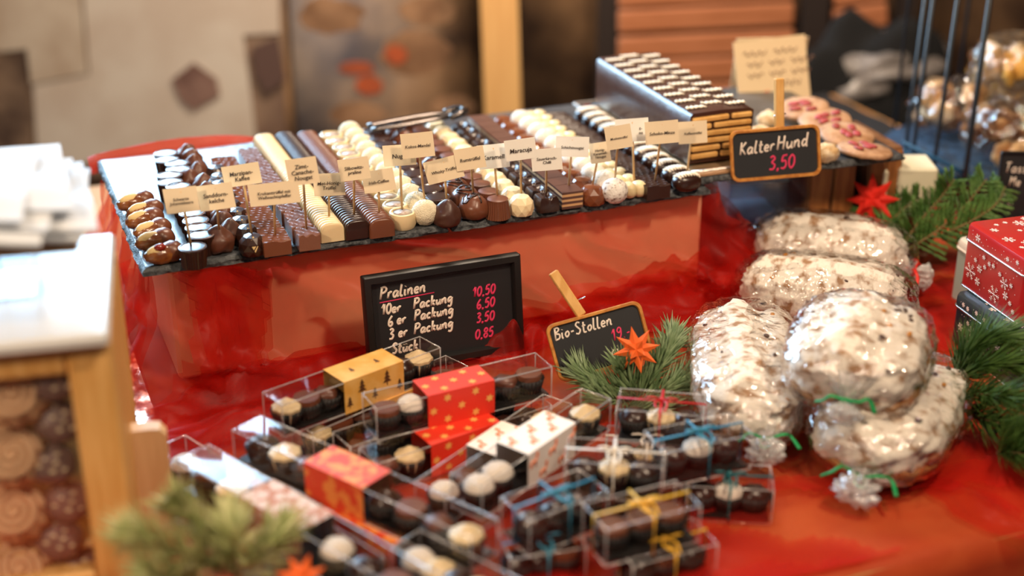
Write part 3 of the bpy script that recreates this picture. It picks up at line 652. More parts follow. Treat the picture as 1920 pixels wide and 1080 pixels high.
# ------------------------------------------------------------------ flags
FL = [((340, 375), (359, 465), 'Schwarze\nJohannisbeere', 0, 7, 62, 45, .022), ((405, 369), (411, 436), 'Sanddorn-\nkelche', 0, 8, 66, 46, .026), ((453, 328), (472, 439), 'Marzipan-\nKaffee', 0, 9, 70, 38, .0215), ((514, 363), (516, 446), 'Krokanttrüffel mit\nWeihnachtspfeffer', 0, 6, 94, 40, .017),
 ((567, 321), (575, 434), 'Zimt-\nCanache-\nNougat', 0, 8, 58, 48, .0175), ((617, 346), (617, 412), 'Met-Honig-\nTrüffel', 0, 3, 58, 41, .0215), ((664, 317), (664, 407), 'Slibowitz-\npraline', 0, 8, 57, 40, .0215), ((710, 339), (711, 404), 'Irish-Coffee', 0, 9, 60, 40, .0215),
 ((749, 291), (754, 397), 'Nugat', 0, 4, 61, 38, .018), ((783, 272), (796, 376), 'Kokos-Mandel', 0, 6, 61, 45, .028), ((832, 318), (838, 379), 'Whisky-Trüffel', 0, 15, 70, 42, .027), ((881, 297), (888, 365), 'Rumtrüffel', 0, 10, 56, 40, .028),
 ((925, 293), (933, 372), 'Karamell', 1, 6, 58, 44, .0225), ((976, 280), (977, 365), 'Maracuja', 1, 8, 58, 38, .0225), ((1025, 299), (1024, 365), 'Sauerkirsch-\nChilli', 1, 5, 57, 40, .018), ((1073, 275), (1066, 351), 'Schichtnougat', 1, -2, 62, 37, .022),
 ((1125, 286), (1111, 347), 'Honig-\nKaramell-\nNougat', 0, 9, 38, 37, .0215), ((1160, 257), (1153, 336), 'Muskattrüffel', 0, 10, 49, 42, .029), ((1185, 244), (1189, 341), '             t-\n             ns', 1, 4, 62, 42, .0185), ((1241, 248), (1228, 342), 'Schoko-Minze', 0, 5, 62, 41, .0175), ((1299, 248), (1288, 325), 'Kaffeetrüffel', 0, 4, 53, 40, .0215)]
dg = None
def text_mesh(txt, size):
    c = bpy.data.curves.new('lettering', 'FONT'); c.body = txt; c.size = size; c.align_x = 'CENTER'; c.align_y = 'CENTER'; c.space_line = .95; c.shear = .12; c.resolution_u = 2; c.offset = size*.012
    o_ = bpy.data.objects.new('lettering', c); COL.objects.link(o_); bpy.context.view_layer.update()
    me = bpy.data.meshes.new_from_object(o_.evaluated_get(bpy.context.evaluated_depsgraph_get())); COL.objects.unlink(o_); bpy.data.objects.remove(o_); me.materials.clear(); me.materials.append(ink); return me
for k, (fc, sb, txt, pm, tilt, fw, fh, h) in enumerate(FL):
    base = at(*sb, T+h-.004); c = aty(fc[0], fc[1], base.y-.0015-{1: .016, 3: .016, 4: .030, 6: .018, 9: .024, 11: .022, 13: .020, 14: .034, 17: .030, 19: .018}.get(k, 0)); sc = (c-Vector((0, 0, CAMH))).length/FPX
    short = ' '.join(txt.split()).replace('- ', '-')
    lab = 'small %s paper flag on a toothpick reading %s' % ('white' if pm else 'cream', short) if k != 18 else 'white half hidden paper flag behind the Muskattrüffel flag'
    t = thing('label_flag', lab, 'flag', base, (0, 0, 0), 'praline name flags')
    W_, H_ = fw*sc, fh*sc*1.04; M_ = Matrix.Rotation(-R(tilt), 4, 'Y') @ Matrix.Rotation(R(-8), 4, 'X') @ Matrix.Rotation(pi/2, 4, 'X')
    M_ = Matrix.Translation(c-base) @ M_
    m = MB(); m.grid(lambda i, j: M_ @ Vector(((i-.5)*W_, (j-.5)*H_, .0008*sin(i*pi))), 8, 1); m.grid(lambda i, j: M_ @ Vector(((i-.5)*W_, (j-.5)*H_, .0008*sin(i*pi)-.0004)), 8, 1)
    obj('paper', m.mesh('paper', paper_b if pm else paper_a, False), t)
    m = MB(); top = c-base+Vector((0, .0014, H_*.35)); bot = Vector((0, 0, 0)); m.tube([bot, bot.lerp(top, .5), top], [.0013, .0014, .0012], 8); obj('toothpick', m.mesh('toothpick', stickm), t)
    ln = max(len(s_) for s_ in txt.split('\n')); size = min(.0070 if '\n' not in txt else .0064, W_*1.6/max(6, ln))
    if k == 18: size = .0056
    me = text_mesh(txt, size); me.transform(M_ @ Matrix.Translation((0, -.001, .0016))); obj('lettering', me, t)

# ================================================================== PRICE BOARDS
def framed(mb, W, H, fw, th, r, mi=0):
    """rounded picture-frame ring in XY, facing +Z"""
    def rr(w_, h_, rad, n=6):
        out = []
        for cx, cy, a0 in ((w_/2-rad, h_/2-rad, 0), (-w_/2+rad, h_/2-rad, pi/2), (-w_/2+rad, -h_/2+rad, pi), (w_/2-rad, -h_/2+rad, 1.5*pi)):
            for i in range(n+1): a = a0+pi/2*i/n; out.append((cx+rad*cos(a), cy+rad*sin(a)))
        return out
    o_, i_ = rr(W, H, r), rr(W-2*fw, H-2*fw, max(.0005, r-fw*.7)); n = len(o_)
    vs = [(x, y, z) for z, ring in ((0, o_), (th*.8, o_), (th, rr(W-.3*fw, H-.3*fw, max(.0005, r-.1*fw))), (th, rr(W-1.6*fw, H-1.6*fw, max(.0005, r-.6*fw))), (th*.6, i_), (0, i_)) for x, y in ring]
    mb.add(vs, [(k*n+i, k*n+(i+1) % n, ((k+1) % 6)*n+(i+1) % n, ((k+1) % 6)*n+i) for k in range(6) for i in range(n)])
    return i_
def sign(name, label, cat, M_, W, H, fw, th, r, fm, texts, origin, grp=None):
    """texts: list of (string, x, y, height, stroke radius, material, rise)"""
    t = thing(name, label, cat, origin, (0, 0, 0), grp); M_ = Matrix.Translation(-Vector(origin)) @ M_
    m = MB(); ring = framed(m, W, H, fw, th, r); me = m.mesh('frame', fm, 40); me.transform(M_); obj('frame', me, t)
    m = MB(); n = len(ring); m.add([(x, y, th*.35) for x, y in ring]+[(x, y, .0002) for x, y in ring], [tuple(range(n)), tuple(range(n, 2*n))[::-1]]+[(i, (i+1) % n, (i+1) % n+n, i+n) for i in range(n)])
    me = m.mesh('panel', board, False); me.transform(M_); pn = obj('chalk_panel', me, t)
    for (s_, x, y, h, wd, mt, rise) in texts:
        m = MB(); m2 = hand(m, s_, x, y, h, wd, rise=rise) if s_[0] != '_' else m.tube([(x, y, 0), (x+h, y+rise*h, 0)], wd, 6, flat=.25)
        me = m.mesh('lettering', mt); me.transform(M_ @ Matrix.Translation((0, 0, th*.36))); obj('lettering', me, pn)
    return t, M_
def face(c, yaw, lean, roll=0): return Matrix.Translation(c) @ Matrix.Rotation(yaw, 4, 'Z') @ Matrix.Rotation(-lean, 4, 'X') @ Matrix.Rotation(pi/2, 4, 'X') @ Matrix.Rotation(roll, 4, 'Z')
# Pralinen board
SV = -.045
def atv(px, py, v):     # point of the vertical plane v=const (tray frame)
    d = ray(px, py); o_ = Vector((0, 0, CAMH)); k = (v-(o_-TO).dot(AV))/d.dot(AV); return o_+d*k
pl, pr = atv(678, 520, SV), atv(974, 477, SV); W_ = (pr-pl).length; top = (pl.z+pr.z)/2; H_ = top-.010
LN = R(7); cen = (pl+pr)/2; cen = Vector((cen.x, cen.y, .010+H_/2))
W2, H2 = W_, H_/cos(LN)
tx = lambda px, py: ((px-678)/296-.5)*W2
ty = lambda px, py: (.5-(py-(520-43*(px-678)/296))/((H_)*1730*.912))*H2
def T_(s_, px, py, hpx, mt, wd=.00135): return (s_, tx(px, py), ty(px, py), hpx/1730/.92, wd, mt, .02)
tb = [T_('Pralinen', 710, 562, 22, chalkw), ('_', tx(708, 568), ty(708, 568), .064, .0007, chalkp, .03),
 T_('10er', 710, 590, 19, chalkw), T_('Packung', 770, 580, 19, chalkw), T_('6', 720, 612, 19, chalkw), T_('er', 737, 608, 19, chalkw), T_('Packung', 770, 602, 19, chalkw),
 T_('3', 720, 636, 19, chalkw), T_('er', 738, 632, 19, chalkw), T_('Packung', 768, 627, 19, chalkw), T_('Stück', 724, 663, 19, chalkw),
 T_('10,50', 882, 560, 18, chalkp, .0012), T_('6,50', 888, 583, 18, chalkp, .0012), T_('3,50', 886, 609, 18, chalkp, .0012), T_('0,85', 882, 640, 18, chalkp, .0012)]
sign('price_board', 'black framed price board headed Pralinen leaning on the red drape', 'price sign', face(cen, YAW, LN), W2, H2, .0105, .012, .002, blackp, tb, (cen.x, cen.y, .008))
def clip_sign(label, c, yaw, lean, roll, W, H, texts, pin, fm=woodo):
    M_ = face(c, yaw, lean, roll); org_ = M_ @ Vector((0, -H/2, 0))
    t, M2 = sign('chalk_sign', label, 'price sign', M_, W, H, .0042, .005, .010, fm, texts, org_, 'clip-on chalk signs')
    x, y0, y1, an = pin; m = MB()
    for s_ in (-1, 1): m.box((x+(y1-y0)*.5*math.tan(an), (y0+y1)/2, -.0035+s_*.0032), (.0105, (y1-y0), .005), Matrix.Rotation(-an, 3, 'Z'), bev=.001)
    me = m.mesh('clothespin', woodl if fm is woodo else woodo, False); me.transform(M2); cp = obj('clothespin', me, t)
    m = MB(); m.tube([(x-.006, y0+.018, -.0035), (x+.008, y0+.020, .001), (x+.008, y0+.020, -.009)], .0008, 6); me = m.mesh('spring', tinmetal); me.transform(M2); obj('spring', me, cp)
    return t
d_ = at(1453, 316, .165).y-.012; c = aty(1453, 287, d_); sc = (c-Vector((0, 0, CAMH))).length/FPX
cs_ = lambda px: (px-1453)*sc; ch_ = lambda py: (287-py)*sc
clip_sign('chalkboard sign reading Kalter Hund 3,50 in front of the biscuit cake', c, R(4), R(14), R(3.5), 168*sc, 92*sc*1.03, [('Kalter', cs_(1387), ch_(285), .0150, .0011, chalkw, .06), ('Hund', cs_(1456), ch_(281), .0165, .0012, chalkw, .06), ('3,50', cs_(1440), ch_(317), .0165, .0012, chalkp, .02)], (cs_(1464), .027, .090, .04))
c = aty(1124, 640, 1.40); sc = (c-Vector((0, 0, CAMH))).length/FPX
bs = lambda px: (px-1126)*sc
clip_sign('chalkboard sign reading Bio-Stollen beside the centre fir sprig', c, R(6), R(24), R(13), 186*sc, 112*sc, [('Bio-Stollen', bs(1046), .014, .0128, .0010, chalkw, 0), ('19.-', bs(1150), -.0035, .0125, .0009, chalkp, 0), ('oi', bs(1142), -.019, .012, .0009, chalkw, 0)], (bs(1108), .031, .088, -.32))
# dark sign at the right edge
c = aty(1925, 350, 1.78); m_ = face(c, R(-4), R(8), 0)
sign('menu_board', 'dark chalk menu board cut off at the right edge above the tins', 'price sign', m_, .078, .095, .003, .006, .003, blackp, [('Tass', -.031, .019, .0135, .0009, chalkw, .0), ('Me', -.024, .001, .0125, .0009, chalkw, .0), ('Pu', -.031, -.024, .0135, .0007, chalkw, .0)], (c.x, c.y, c.z-.045))

# ================================================================== CAKE BOARD
ZB = .165
f0, f1 = at(1345, 328, ZB), at(1690, 288, ZB); b0 = at(1088, 172, ZB)
cu0, cv0 = toL(f0); cu1, cv1 = toL(f1); bu, bv = toL(b0)
ya = math.atan2((f1-f0).y, (f1-f0).x)
fr = f1; X_ = Vector((cos(ya), sin(ya), 0)); Y_ = Vector((-sin(ya), cos(ya), 0))
BW = (f1-f0).length+.03; BD = .34
bc = f1-X_*(BW/2)+Y_*(BD/2)
slate_board('slate_board', 'black slate under the layered biscuit cake and florentines', (bc.x, bc.y, ZB-.008), ya, BW, BD, .008, 11)
m = MB(); m.grid(lambda i, j: L(.74+.58*i, .30+.40*j, .010+.006*nz(i*8, j*8)), 30, 24); tag(obj('shade_sheet', m.mesh('shade_sheet', mat('painted shade black', (.012, .010, .010), .9))), 'black sheet standing in for the shade under the cake slate', 'shade sheet')  # black sheet added as painted shade under the cake slate
# wooden blocks carrying it
for k, (fu, wd) in enumerate(((.46, .07), (.74, .05))):
    p = aty((1512, 1606)[k], 380, bc.y-.03+.02*k); t = thing('wooden_riser', 'upright wooden block under the cake slate, %s' % ('left one' if k == 0 else 'right one behind the red star'), 'block', (p.x, p.y, .001), (0, 0, ya))
    m = MB(); m.box((0, 0, (ZB-.010)/2), (wd, .12, ZB-.0105), bev=.003); obj('block', m.mesh('block', woodd, False), t)
    for q_ in (-1, 1): m = MB(); m.box((q_*wd*.25, -.0615, (ZB-.010)/2), (wd*.42, .004, ZB-.02), bev=.001); obj('plank', m.mesh('plank', mat('warm plank', (.36, .14, .04), .5, col2=(.26, .09, .025), scale=20, stretch=(6, 6, .6)), False), t)
# cake
ZC = ZB+.072
tl, tr, bl = at(1297, 216, ZC), at(1424, 201, ZC), at(1142, 108, ZC)
cx = (tr-tl); CW = .088; cyaw = math.atan2(cx.y, cx.x)*.6+YAW*.4; CL = (bl-tl).length*.97
CX = Vector((cos(cyaw), sin(cyaw), 0)); CY = (bl-tl).normalized(); CYn = Vector((-CX.y, CX.x, 0))
CL = (bl-tl).dot(CYn); corg = tl+CX*(CW/2); CH = .064
t = thing('biscuit_cake', 'chocolate glazed layered biscuit loaf cake with white squiggles on top', 'cake', (corg.x, corg.y, ZB+.008), (0, 0, cyaw))
def glaze(i, j):
    a = [(-CW/2, 0), (-CW/2, CH*.5), (-CW/2, CH-.004), (-CW/2+.004, CH), (0, CH+.001), (CW/2-.004, CH), (CW/2, CH-.004), (CW/2, CH*.5), (CW/2, 0)][int(round(i*8))]
    k = .0012*nz(j*9, i*7)
    return Vector((a[0]+k, .004+CL*j, a[1]+k))
m = MB(); m.grid(glaze, 8, 30); m.add([glaze(i/8, 1) for i in range(9)], [tuple(range(9))]); m.add([glaze(i/8, 0) for i in range(9)], [tuple(range(9))]); obj('chocolate_glaze', m.mesh('glaze', cakedark, 50), t)
nl = 6
for k in range(nl):
    z = .006+k*(CH-.008)/nl; hh = (CH-.008)/nl*.70
    cuts = [(-CW/2+.003, CW/2-.003)] if k in (2, 3) else [(-CW/2+.003, -.004+.02*sin(k*3)), (.0+.02*sin(k*3), CW/2-.003)]
    for (x0, x1) in cuts:
        m = MB(); m.box(((x0+x1)/2, .006, z+hh/2), (x1-x0, .012, hh), Matrix.Rotation(.02*sin(k*5+x0*50), 3, 'Y'), bev=.0015); obj('biscuit', m.mesh('biscuit', biscuit, False), t)
for k in range(9):
    m = MB(); y = .016+CL*(k+.2)/9.4
    for lane in (-1, 0, 1):
        pts = [Vector((lane*.0275+.0125*(i/17*2-1), y+.0046*sin(i*1.45+lane)+(.011 if lane == 0 else 0)+.003*nz(k*3, lane), CH+.0022)) for i in range(18)]
        m.tube(pts, .0019, 5, flat=.6)
    obj('squiggle', m.mesh('squiggle', cakesq), t)
t = thing('foil_cake_tray', 'shallow gold foil tray under the biscuit cake', 'tray', (corg.x, corg.y, ZB+.0004), (0, 0, cyaw))
m = MB(); m.box((0, CL/2-.01, .002), (CW+.04, CL+.03, .003)); obj('tray_base', m.mesh('tray_base', mat('gold foil card', (.62, .40, .22), .3, metal=.6), False), t)
m = MB(); w2, l2 = CW/2+.025, CL+.02
m.tube([(-w2, -.018, .004), (w2, -.018, .004), (w2, l2, .004), (-w2, l2, .004), (-w2, -.018, .004)], .0030, 6); obj('tray_rim', m.mesh('tray_rim', mat('pale foil rim', (.72, .64, .58), .25, metal=.7, bump=.6, bscale=300)), t)
# florentines and nut clusters
flor = mat('florentine biscuit', (.36, .18, .085), .6, col2=(.52, .30, .17), scale=60, bump=.6, bscale=120)
pinkm = mat('pink topping', (.42, .06, .07), .55, col2=(.30, .05, .04), scale=80)
for k, (x, y, r_) in enumerate([(1505, 208, .036), (1548, 226, .036), (1588, 248, .037), (1622, 270, .036)]):
    p = at(x, y, ZB+.012); t = thing('florentine', 'flat nut florentine with pink topping, %s in the overlapping row' % ['rearmost', 'second from the rear', 'second from the front', 'frontmost'][k], 'biscuit', (p.x, p.y, ZB+.0005+.004*(3-k)), (R(6), R(-8 if k < 3 else 0), k*.7), 'florentines on the cake slate')
    m = MB(); m.lathe([(0, 0), (r_*.95, 0), (r_, .003), (r_*.93, .0065), (r_*.5, .008), (0, .0085)], 36, fn=lambda p_: Vector((p_.x*(1+.08*nz(p_.x*60+k, p_.y*60)), p_.y*(1+.08*nz(p_.x*60, p_.y*60+k)), p_.z+.001*nz(p_.x*200, p_.y*200)))); obj('biscuit', m.mesh('biscuit', flor), t)
    for q_ in range(5):
        m = MB(); a = q_*1.3+k; rr = .005+.0035*q_; m.blob((rr*cos(a), rr*sin(a), .0095), (.0085, .0055, .0022), 12, 8, lambda p_, d: p_*(1+.3*nz(d.x*3+q_, d.y*3))); obj('pink_topping', m.mesh('topping', pinkm), t)
nutm = mat('nut cluster', (.66, .42, .20), .7, col2=(.78, .62, .42), scale=90, bump=.7, bscale=200)
for k, (x, y) in enumerate([(1545, 285), (1440, 225), (1428, 252), (1462, 262), (1440, 275)]):
    p = at(x, y, ZB+.012); m = MB(); m.blob((0, 0, .011), (.019, .015, .012), 18, 12, lambda p_, d: Vector((p_.x, p_.y, max(p_.z, -.011)))*(1+.3*nz(d.x*3+k, d.y*3, d.z*3)))
    tag(obj('nut_cluster', m.mesh('nut_cluster', nutm), None, (p.x, p.y, ZB), (0, 0, k)), ['pale nut cluster right of the Kalter Hund sign', 'pale nut cluster behind the clothespin', 'pale nut cluster beside the cut face of the cake', 'pale nut cluster above the Kalter Hund sign', 'lowest pale nut cluster between cake and sign'][k], 'sweet', 'nut clusters')
# handwritten card
yq = 2.02; c = aty(1448, 138, yq); sc = (c-Vector((0, 0, CAMH))).length/FPX
t = thing('paper_card', 'blurred cream card with handwritten lines standing behind the florentines', 'card', Vector((c.x+.01, c.y, ZB)))
M_ = Matrix.Translation(c-t.location) @ Matrix.Rotation(R(6), 4, 'Z') @ Matrix.Rotation(R(-18), 4, 'X') @ Matrix.Rotation(pi/2, 4, 'X') @ Matrix.Rotation(R(5), 4, 'Z')
cW, cH = 134*sc, 128*sc; m = MB(); m.box((0, 0, 0), (cW, cH, .0012)); me = m.mesh('card', mat('cream board', (.80, .60, .36), .8), False); me.transform(M_); cd = obj('card', me, t)
for r_ in range(4):
    m = MB(); y = cH*(.30-.155*r_); x = -cW*.38+.004*(r_ > 0); x_end = cW*(.42 if r_ < 3 else .34)
    if r_ == 3: x = cW*.12
    while x < x_end:
        n = random.randint(4, 6); pts = [Vector((x+.0032*i+.0012*sin(i*2), y+.0035*sin(i*1.9+r_)+.002*random.random(), .001)) for i in range(n*2)]
        m.tube(smoothpath(pts, 3), .0008, 5, flat=.3); x += n*2*.0032+.007
    me = m.mesh('scrawl', mat('brown pen', (.20, .10, .06), .7)); me.transform(M_); obj('scrawl', me, cd)
m = MB(); star_poly(m, -cW*.10, -cH*.27, .0012, .006, 5, .5); me = m.mesh('orange_mark', ostar, False); me.transform(M_); obj('orange_mark', me, cd)
m = MB(); m.box((0, 0, 0), (cW, cH*.95, .0012)); me = m.mesh('card_back', mat('cream board', (.80, .60, .36), .8), False); me.transform(Matrix.Translation((0, .035, 0)) @ Matrix.Translation(c-t.location) @ Matrix.Rotation(R(6), 4, 'Z') @ Matrix.Rotation(R(14), 4, 'X') @ Matrix.Rotation(pi/2, 4, 'X')); obj('card_back', me, t)
# serving tongs behind the ribbed pralines
p = at(782, 229, T+.030); t = thing('serving_tongs', 'dark metal serving tongs lying across the back of the left slate', 'tongs', p, (0, 0, YAW))
steel = mat('dark steel', (.10, .085, .08), .22, metal=.9)
for s_, nm in ((-1, 'arm'), (1, 'arm')):
    m = MB(); m.tube(smoothpath([(.050, 0, .004), (.03, s_*.010, .005), (-.01, s_*.012, .003), (-.065, s_*.009, .0)], 8), .0058, 8, flat=.5); obj(nm, m.mesh(nm, steel), t)
m = MB(); m.tube(smoothpath([(.042, .012, .005), (.058, .011, .009), (.066, 0, .010), (.058, -.011, .009), (.042, -.012, .005)], 6), .0065, 8, flat=.7); obj('hinge_loop', m.mesh('hinge_loop', steel), t)

# ================================================================== PRALINE BOXES
def inner_praline(kind):
    cup = MB(); n = 22; cup.lathe([(.0125, .0), (.0165, .016)], n*4, .05, n)
    cme = cup.mesh('paper_cup', cupm); prt = [('paper_cup', cme)]
    m = MB()
    if kind == 'w': m.lathe([(0, .002), (.012, .002), (.0155, .014), (.0150, .019), (.008, .023), (.003, .027), (0, .028)], 26, .06, 9); mt = white
    elif kind == 'wd': m.blob((0, 0, .016), (.0155, .0145, .0085), 22, 14); mt = mat('cream sweet', (.76, .56, .28), .5)
    elif kind == 'm': m.lathe([(0, .002), (.0128, .002), (.0145, .019), (.0135, .0215), (0, .022)], 26); mt = milk
    elif kind == 'd': m.blob((0, 0, .013), (.0150, .0150, .0115), 22, 14, lambda p_, d: p_*(1+.08*nz(d.x*3, d.y*3, d.z*3))); mt = dark
    elif kind == 'p': m.blob((0, 0, .0145), (.0150, .0150, .0125), 22, 14, lambda p_, d: p_*(1+.12*nz(d.x*4, d.y*4, d.z*4))); mt = powderw
    else: m.box((0, 0, .012), (.023, .023, .018), bev=.003); mt = milk2
    prt.append(('sweet', m.mesh('sweet', mt, 50))); return prt
IN = {k: inner_praline(k) for k in ('w', 'wd', 'm', 'd', 'p', 'b')}
KN = {'w': 'piped white', 'wd': 'oval cream', 'm': 'milk chocolate cup', 'd': 'dark round', 'p': 'sugar dusted', 'b': 'square milk chocolate'}
def box_common(name, label, A, B, zA, zB, W, H, group, off=0):
    """A, B: pixel ends of the centre line of the top face, zA, zB heights of the top"""
    a, b = at(*A, zA), at(*B, zB); ax = (b-a); Ln = ax.length; X = ax.normalized(); Y = Vector((0, 0, 1)).cross(X).normalized(); Z = X.cross(Y)
    M_ = Matrix((X, Y, Z)).transposed(); o_ = (a+b)/2-Z*H
    t = thing(name, label, 'praline box', o_, M_.to_euler(), group); return t, Ln, o_, M_
def shell(t, Ln, W, H, r=.0):
    m = MB(); m.box((0, 0, H/2), (Ln, W, H), bev=.0008 if not r else r); obj('clear_shell', m.mesh('clear_shell', clear, False), t)
    m = MB(); x, y, e = Ln/2, W/2, .00065
    for z in (.0004, H-.0004): m.tube([(-x, -y, z), (x, -y, z), (x, y, z), (-x, y, z), (-x, -y, z)], e, 5)
    for sx in (-1, 1):
        for sy in (-1, 1): m.tube([(sx*x, sy*y, 0), (sx*x, sy*y, H)], e, 5)
    obj('crease', m.mesh('crease', edgem), t)
    m = MB(); m.box((0, 0, .0025), (Ln-.004, W-.004, .003)); obj('inlay', m.mesh('inlay', blackp, False), t)
def fill(o_, M_, Ln, W, kinds, skip, where):
    n = len(kinds)
    for k, kd in enumerate(kinds):
        if kd == '.': continue
        x = (-.5+(k+.5)/n)*(Ln-.008)
        if skip and skip[0] < (x/Ln+.5) < skip[1]: continue
        p = o_+M_ @ Vector((x, 0, .0042))
        place(IN[kd], 'boxed_praline', '%s praline in a black cup, %s in the %s' % (KN[kd], ['first', 'second', 'third', 'fourth', 'fifth', 'sixth', 'seventh', 'eighth', 'ninth', 'tenth'][k], where), 'praline', 'pralines inside clear boxes', p, (M_ @ Matrix.Rotation(random.uniform(-1, 1), 3, 'Z')).to_euler(), .98)
def tree_print(m, x, y, h, M_):
    for k in range(3):
        w_ = h*.32*(1-k*.25); z = y+h*(.22+.25*k); vs = [M_ @ Vector(v) for v in ((x-w_, z, 0), (x+w_, z, 0), (x, z+h*.32, 0))]; m.add(vs, [(0, 1, 2)])
    m.add([M_ @ Vector(v) for v in ((x-h*.03, y, 0), (x+h*.03, y, 0), (x+h*.03, y+h*.25, 0), (x-h*.03, y+h*.25, 0))], [(0, 1, 2, 3)])
def deer_print(m, x, y, h, M_):
    P = lambda a, b: M_ @ Vector((x+a*h, y+b*h, 0))
    for s_ in ([(-.4, .45), (.25, .5), (.45, .8)], [(-.35, .45), (-.4, 0)], [(-.2, .45), (-.2, 0)], [(.15, .45), (.2, 0)], [(.25, .5), (.32, .0)], [(.42, .8), (.62, .75)], [(.42, .82), (.3, 1.1)], [(.45, .82), (.55, 1.15)]): m.tube([P(*q_) for q_ in s_], h*.075, 5, flat=.3)
def sleeve(t, Ln, W, H, s0, s1, mtl, deco, nm):
    x0, x1 = (s0-.5)*Ln, (s1-.5)*Ln; m = MB(); e = .0009; w2 = W/2+e; h1 = H+e
    ring = [(-w2, -.0003), (w2, -.0003), (w2, h1), (-w2, h1)]
    m.add([(x, y, z) for x in (x0, x1) for y, z in ring], [(0, 1, 5, 4), (1, 2, 6, 5), (2, 3, 7, 6), (3, 0, 4, 7)])
    s_ = obj('paper_sleeve', m.mesh('paper_sleeve', mtl, False), t); m = MB()
    TOPM = Matrix.Translation((0, 0, h1+.0004)); FRM = Matrix.Translation((0, -w2-.0004, 0)) @ Matrix.Rotation(pi/2, 4, 'X')
    nx = max(2, int((x1-x0)/.016))
    if deco == 'star':
        for i in range(nx+1):
            for j in (-1, 0, 1):
                x = x0+.006+(x1-x0-.012)*i/nx
                if (i+j) % 2 == 0:
                    star_poly(m, x, j*W*.32, 0, .0052, 6, .5, .3, TOPM); star_poly(m, x, H/2+j*H*.33, 0, .0050, 6, .5, .3, FRM)
    elif deco == 'tree':
        for i in range(nx+1):
            x = x0+.006+(x1-x0-.012)*i/nx; tree_print(m, x, H*(.15+.3*(i % 2)), .013+.004*(i % 2), FRM)
            if i % 2: tree_print(m, x, -.006, .010, TOPM)
    elif deco == 'deer':
        for i in range(nx+1):
            x = x0+.008+(x1-x0-.016)*i/nx; deer_print(m, x, (-.012 if i % 2 else .002), .011, TOPM); deer_print(m, x, (.004 if i % 2 else .02), .012, FRM)
    if m.v: obj('printed_motif', m.mesh('printed_motif', {'star': goldp, 'tree': darkp, 'deer': orp}[deco], False), s_)
def long_box(nm, A, B, zA, zB, s0, s1, mtl, deco, kinds, W=.036, H=.036):
    t, Ln, o_, M_ = box_common('praline_box', 'long clear praline box '+nm, A, B, zA, zB, W, H, 'long praline boxes')
    shell(t, Ln, W, H)
    if mtl: sleeve(t, Ln, W, H, s0, s1, mtl, deco, nm)
    fill(o_, M_, Ln, W, kinds, (s0+.03, s1-.03) if mtl else None, BOXN[nm])
    return Ln
BOXN = {'with gold tree sleeve on top below the Pralinen board': 'gold sleeved top box', 'with red star sleeve at the rear, on top': 'upper red star box', 'with red star sleeve lying lower in front': 'lower red star box', 'lying behind the lower red star box': 'unsleeved rear box',
 'with gold sleeve under the gold and red boxes': 'lower gold box', 'with red ornament sleeve slanting to the right': 'red ornament box', 'with red sleeve under the red ornament box': 'lower ornament box', 'with copper and white ornament sleeve at the left front': 'copper ornament box', 'peeking out at far left beside the wooden plank': 'box beside the plank',
 'with white reindeer sleeve on top': 'upper reindeer box', 'with white reindeer sleeve tucked below the other': 'lower reindeer box', 'at the very bottom left corner under the copper box': 'bottom corner box', 'cut off at the bottom edge beside the blue ribbon boxes': 'bottom edge box'}
kk = list(BOXN)
h1, h2 = .040, .077
lens = [long_box(kk[0], (510, 748), (806, 641), h2, h2, .37, .75, gold, 'tree', 'wmbddwdw'),
 long_box(kk[1], (692, 752), (1019, 674), h2, h2, .28, .66, redc, 'star', 'mpdwbbm'),
 long_box(kk[2], (690, 855), (1015, 746), h1, h1, .29, .69, redc, 'star', 'bwpmwdd'),
 long_box(kk[3], (640, 824), (965, 718), h1, h1, 0, 0, None, None, 'bdmbdmd'),
 long_box(kk[4], (566, 800), (856, 676), h1, h1, .40, .80, gold, 'tree', 'wmbddpm'),
 long_box(kk[5], (462, 792), (908, 990), h2, h2, .33, .58, orn, None, 'dwbwmdmbw'),
 long_box(kk[6], (470, 858), (880, 1060), h1, h1, .42, .75, orn, None, 'dwbwmdmbw'),
 long_box(kk[7], (362, 847), (775, 1085), h2, h2, .32, .60, cop, None, 'bwwmdpdm'),
 long_box(kk[8], (318, 828), (690, 1060), h1, h1, .3, .6, cop, None, 'pdmbwdm'),
 long_box(kk[9], (874, 899), (1117, 738), h2, h2, .33, .70, whc, 'deer', 'ppbdwdw'),
 long_box(kk[10], (806, 914), (1045, 748), h1+.008, h1+.008, .38, .66, whc, 'deer', 'pbdwdw'),
 long_box(kk[11], (470, 1040), (640, 1150), h1+.01, h1+.01, 0, 0, None, None, 'bwdm'),
 long_box(kk[12], (760, 1010), (960, 1110), h1+.02, h1+.02, 0, 0, None, None, 'pwdwm')]
print('BOXLEN', [round(x, 3) for x in lens])
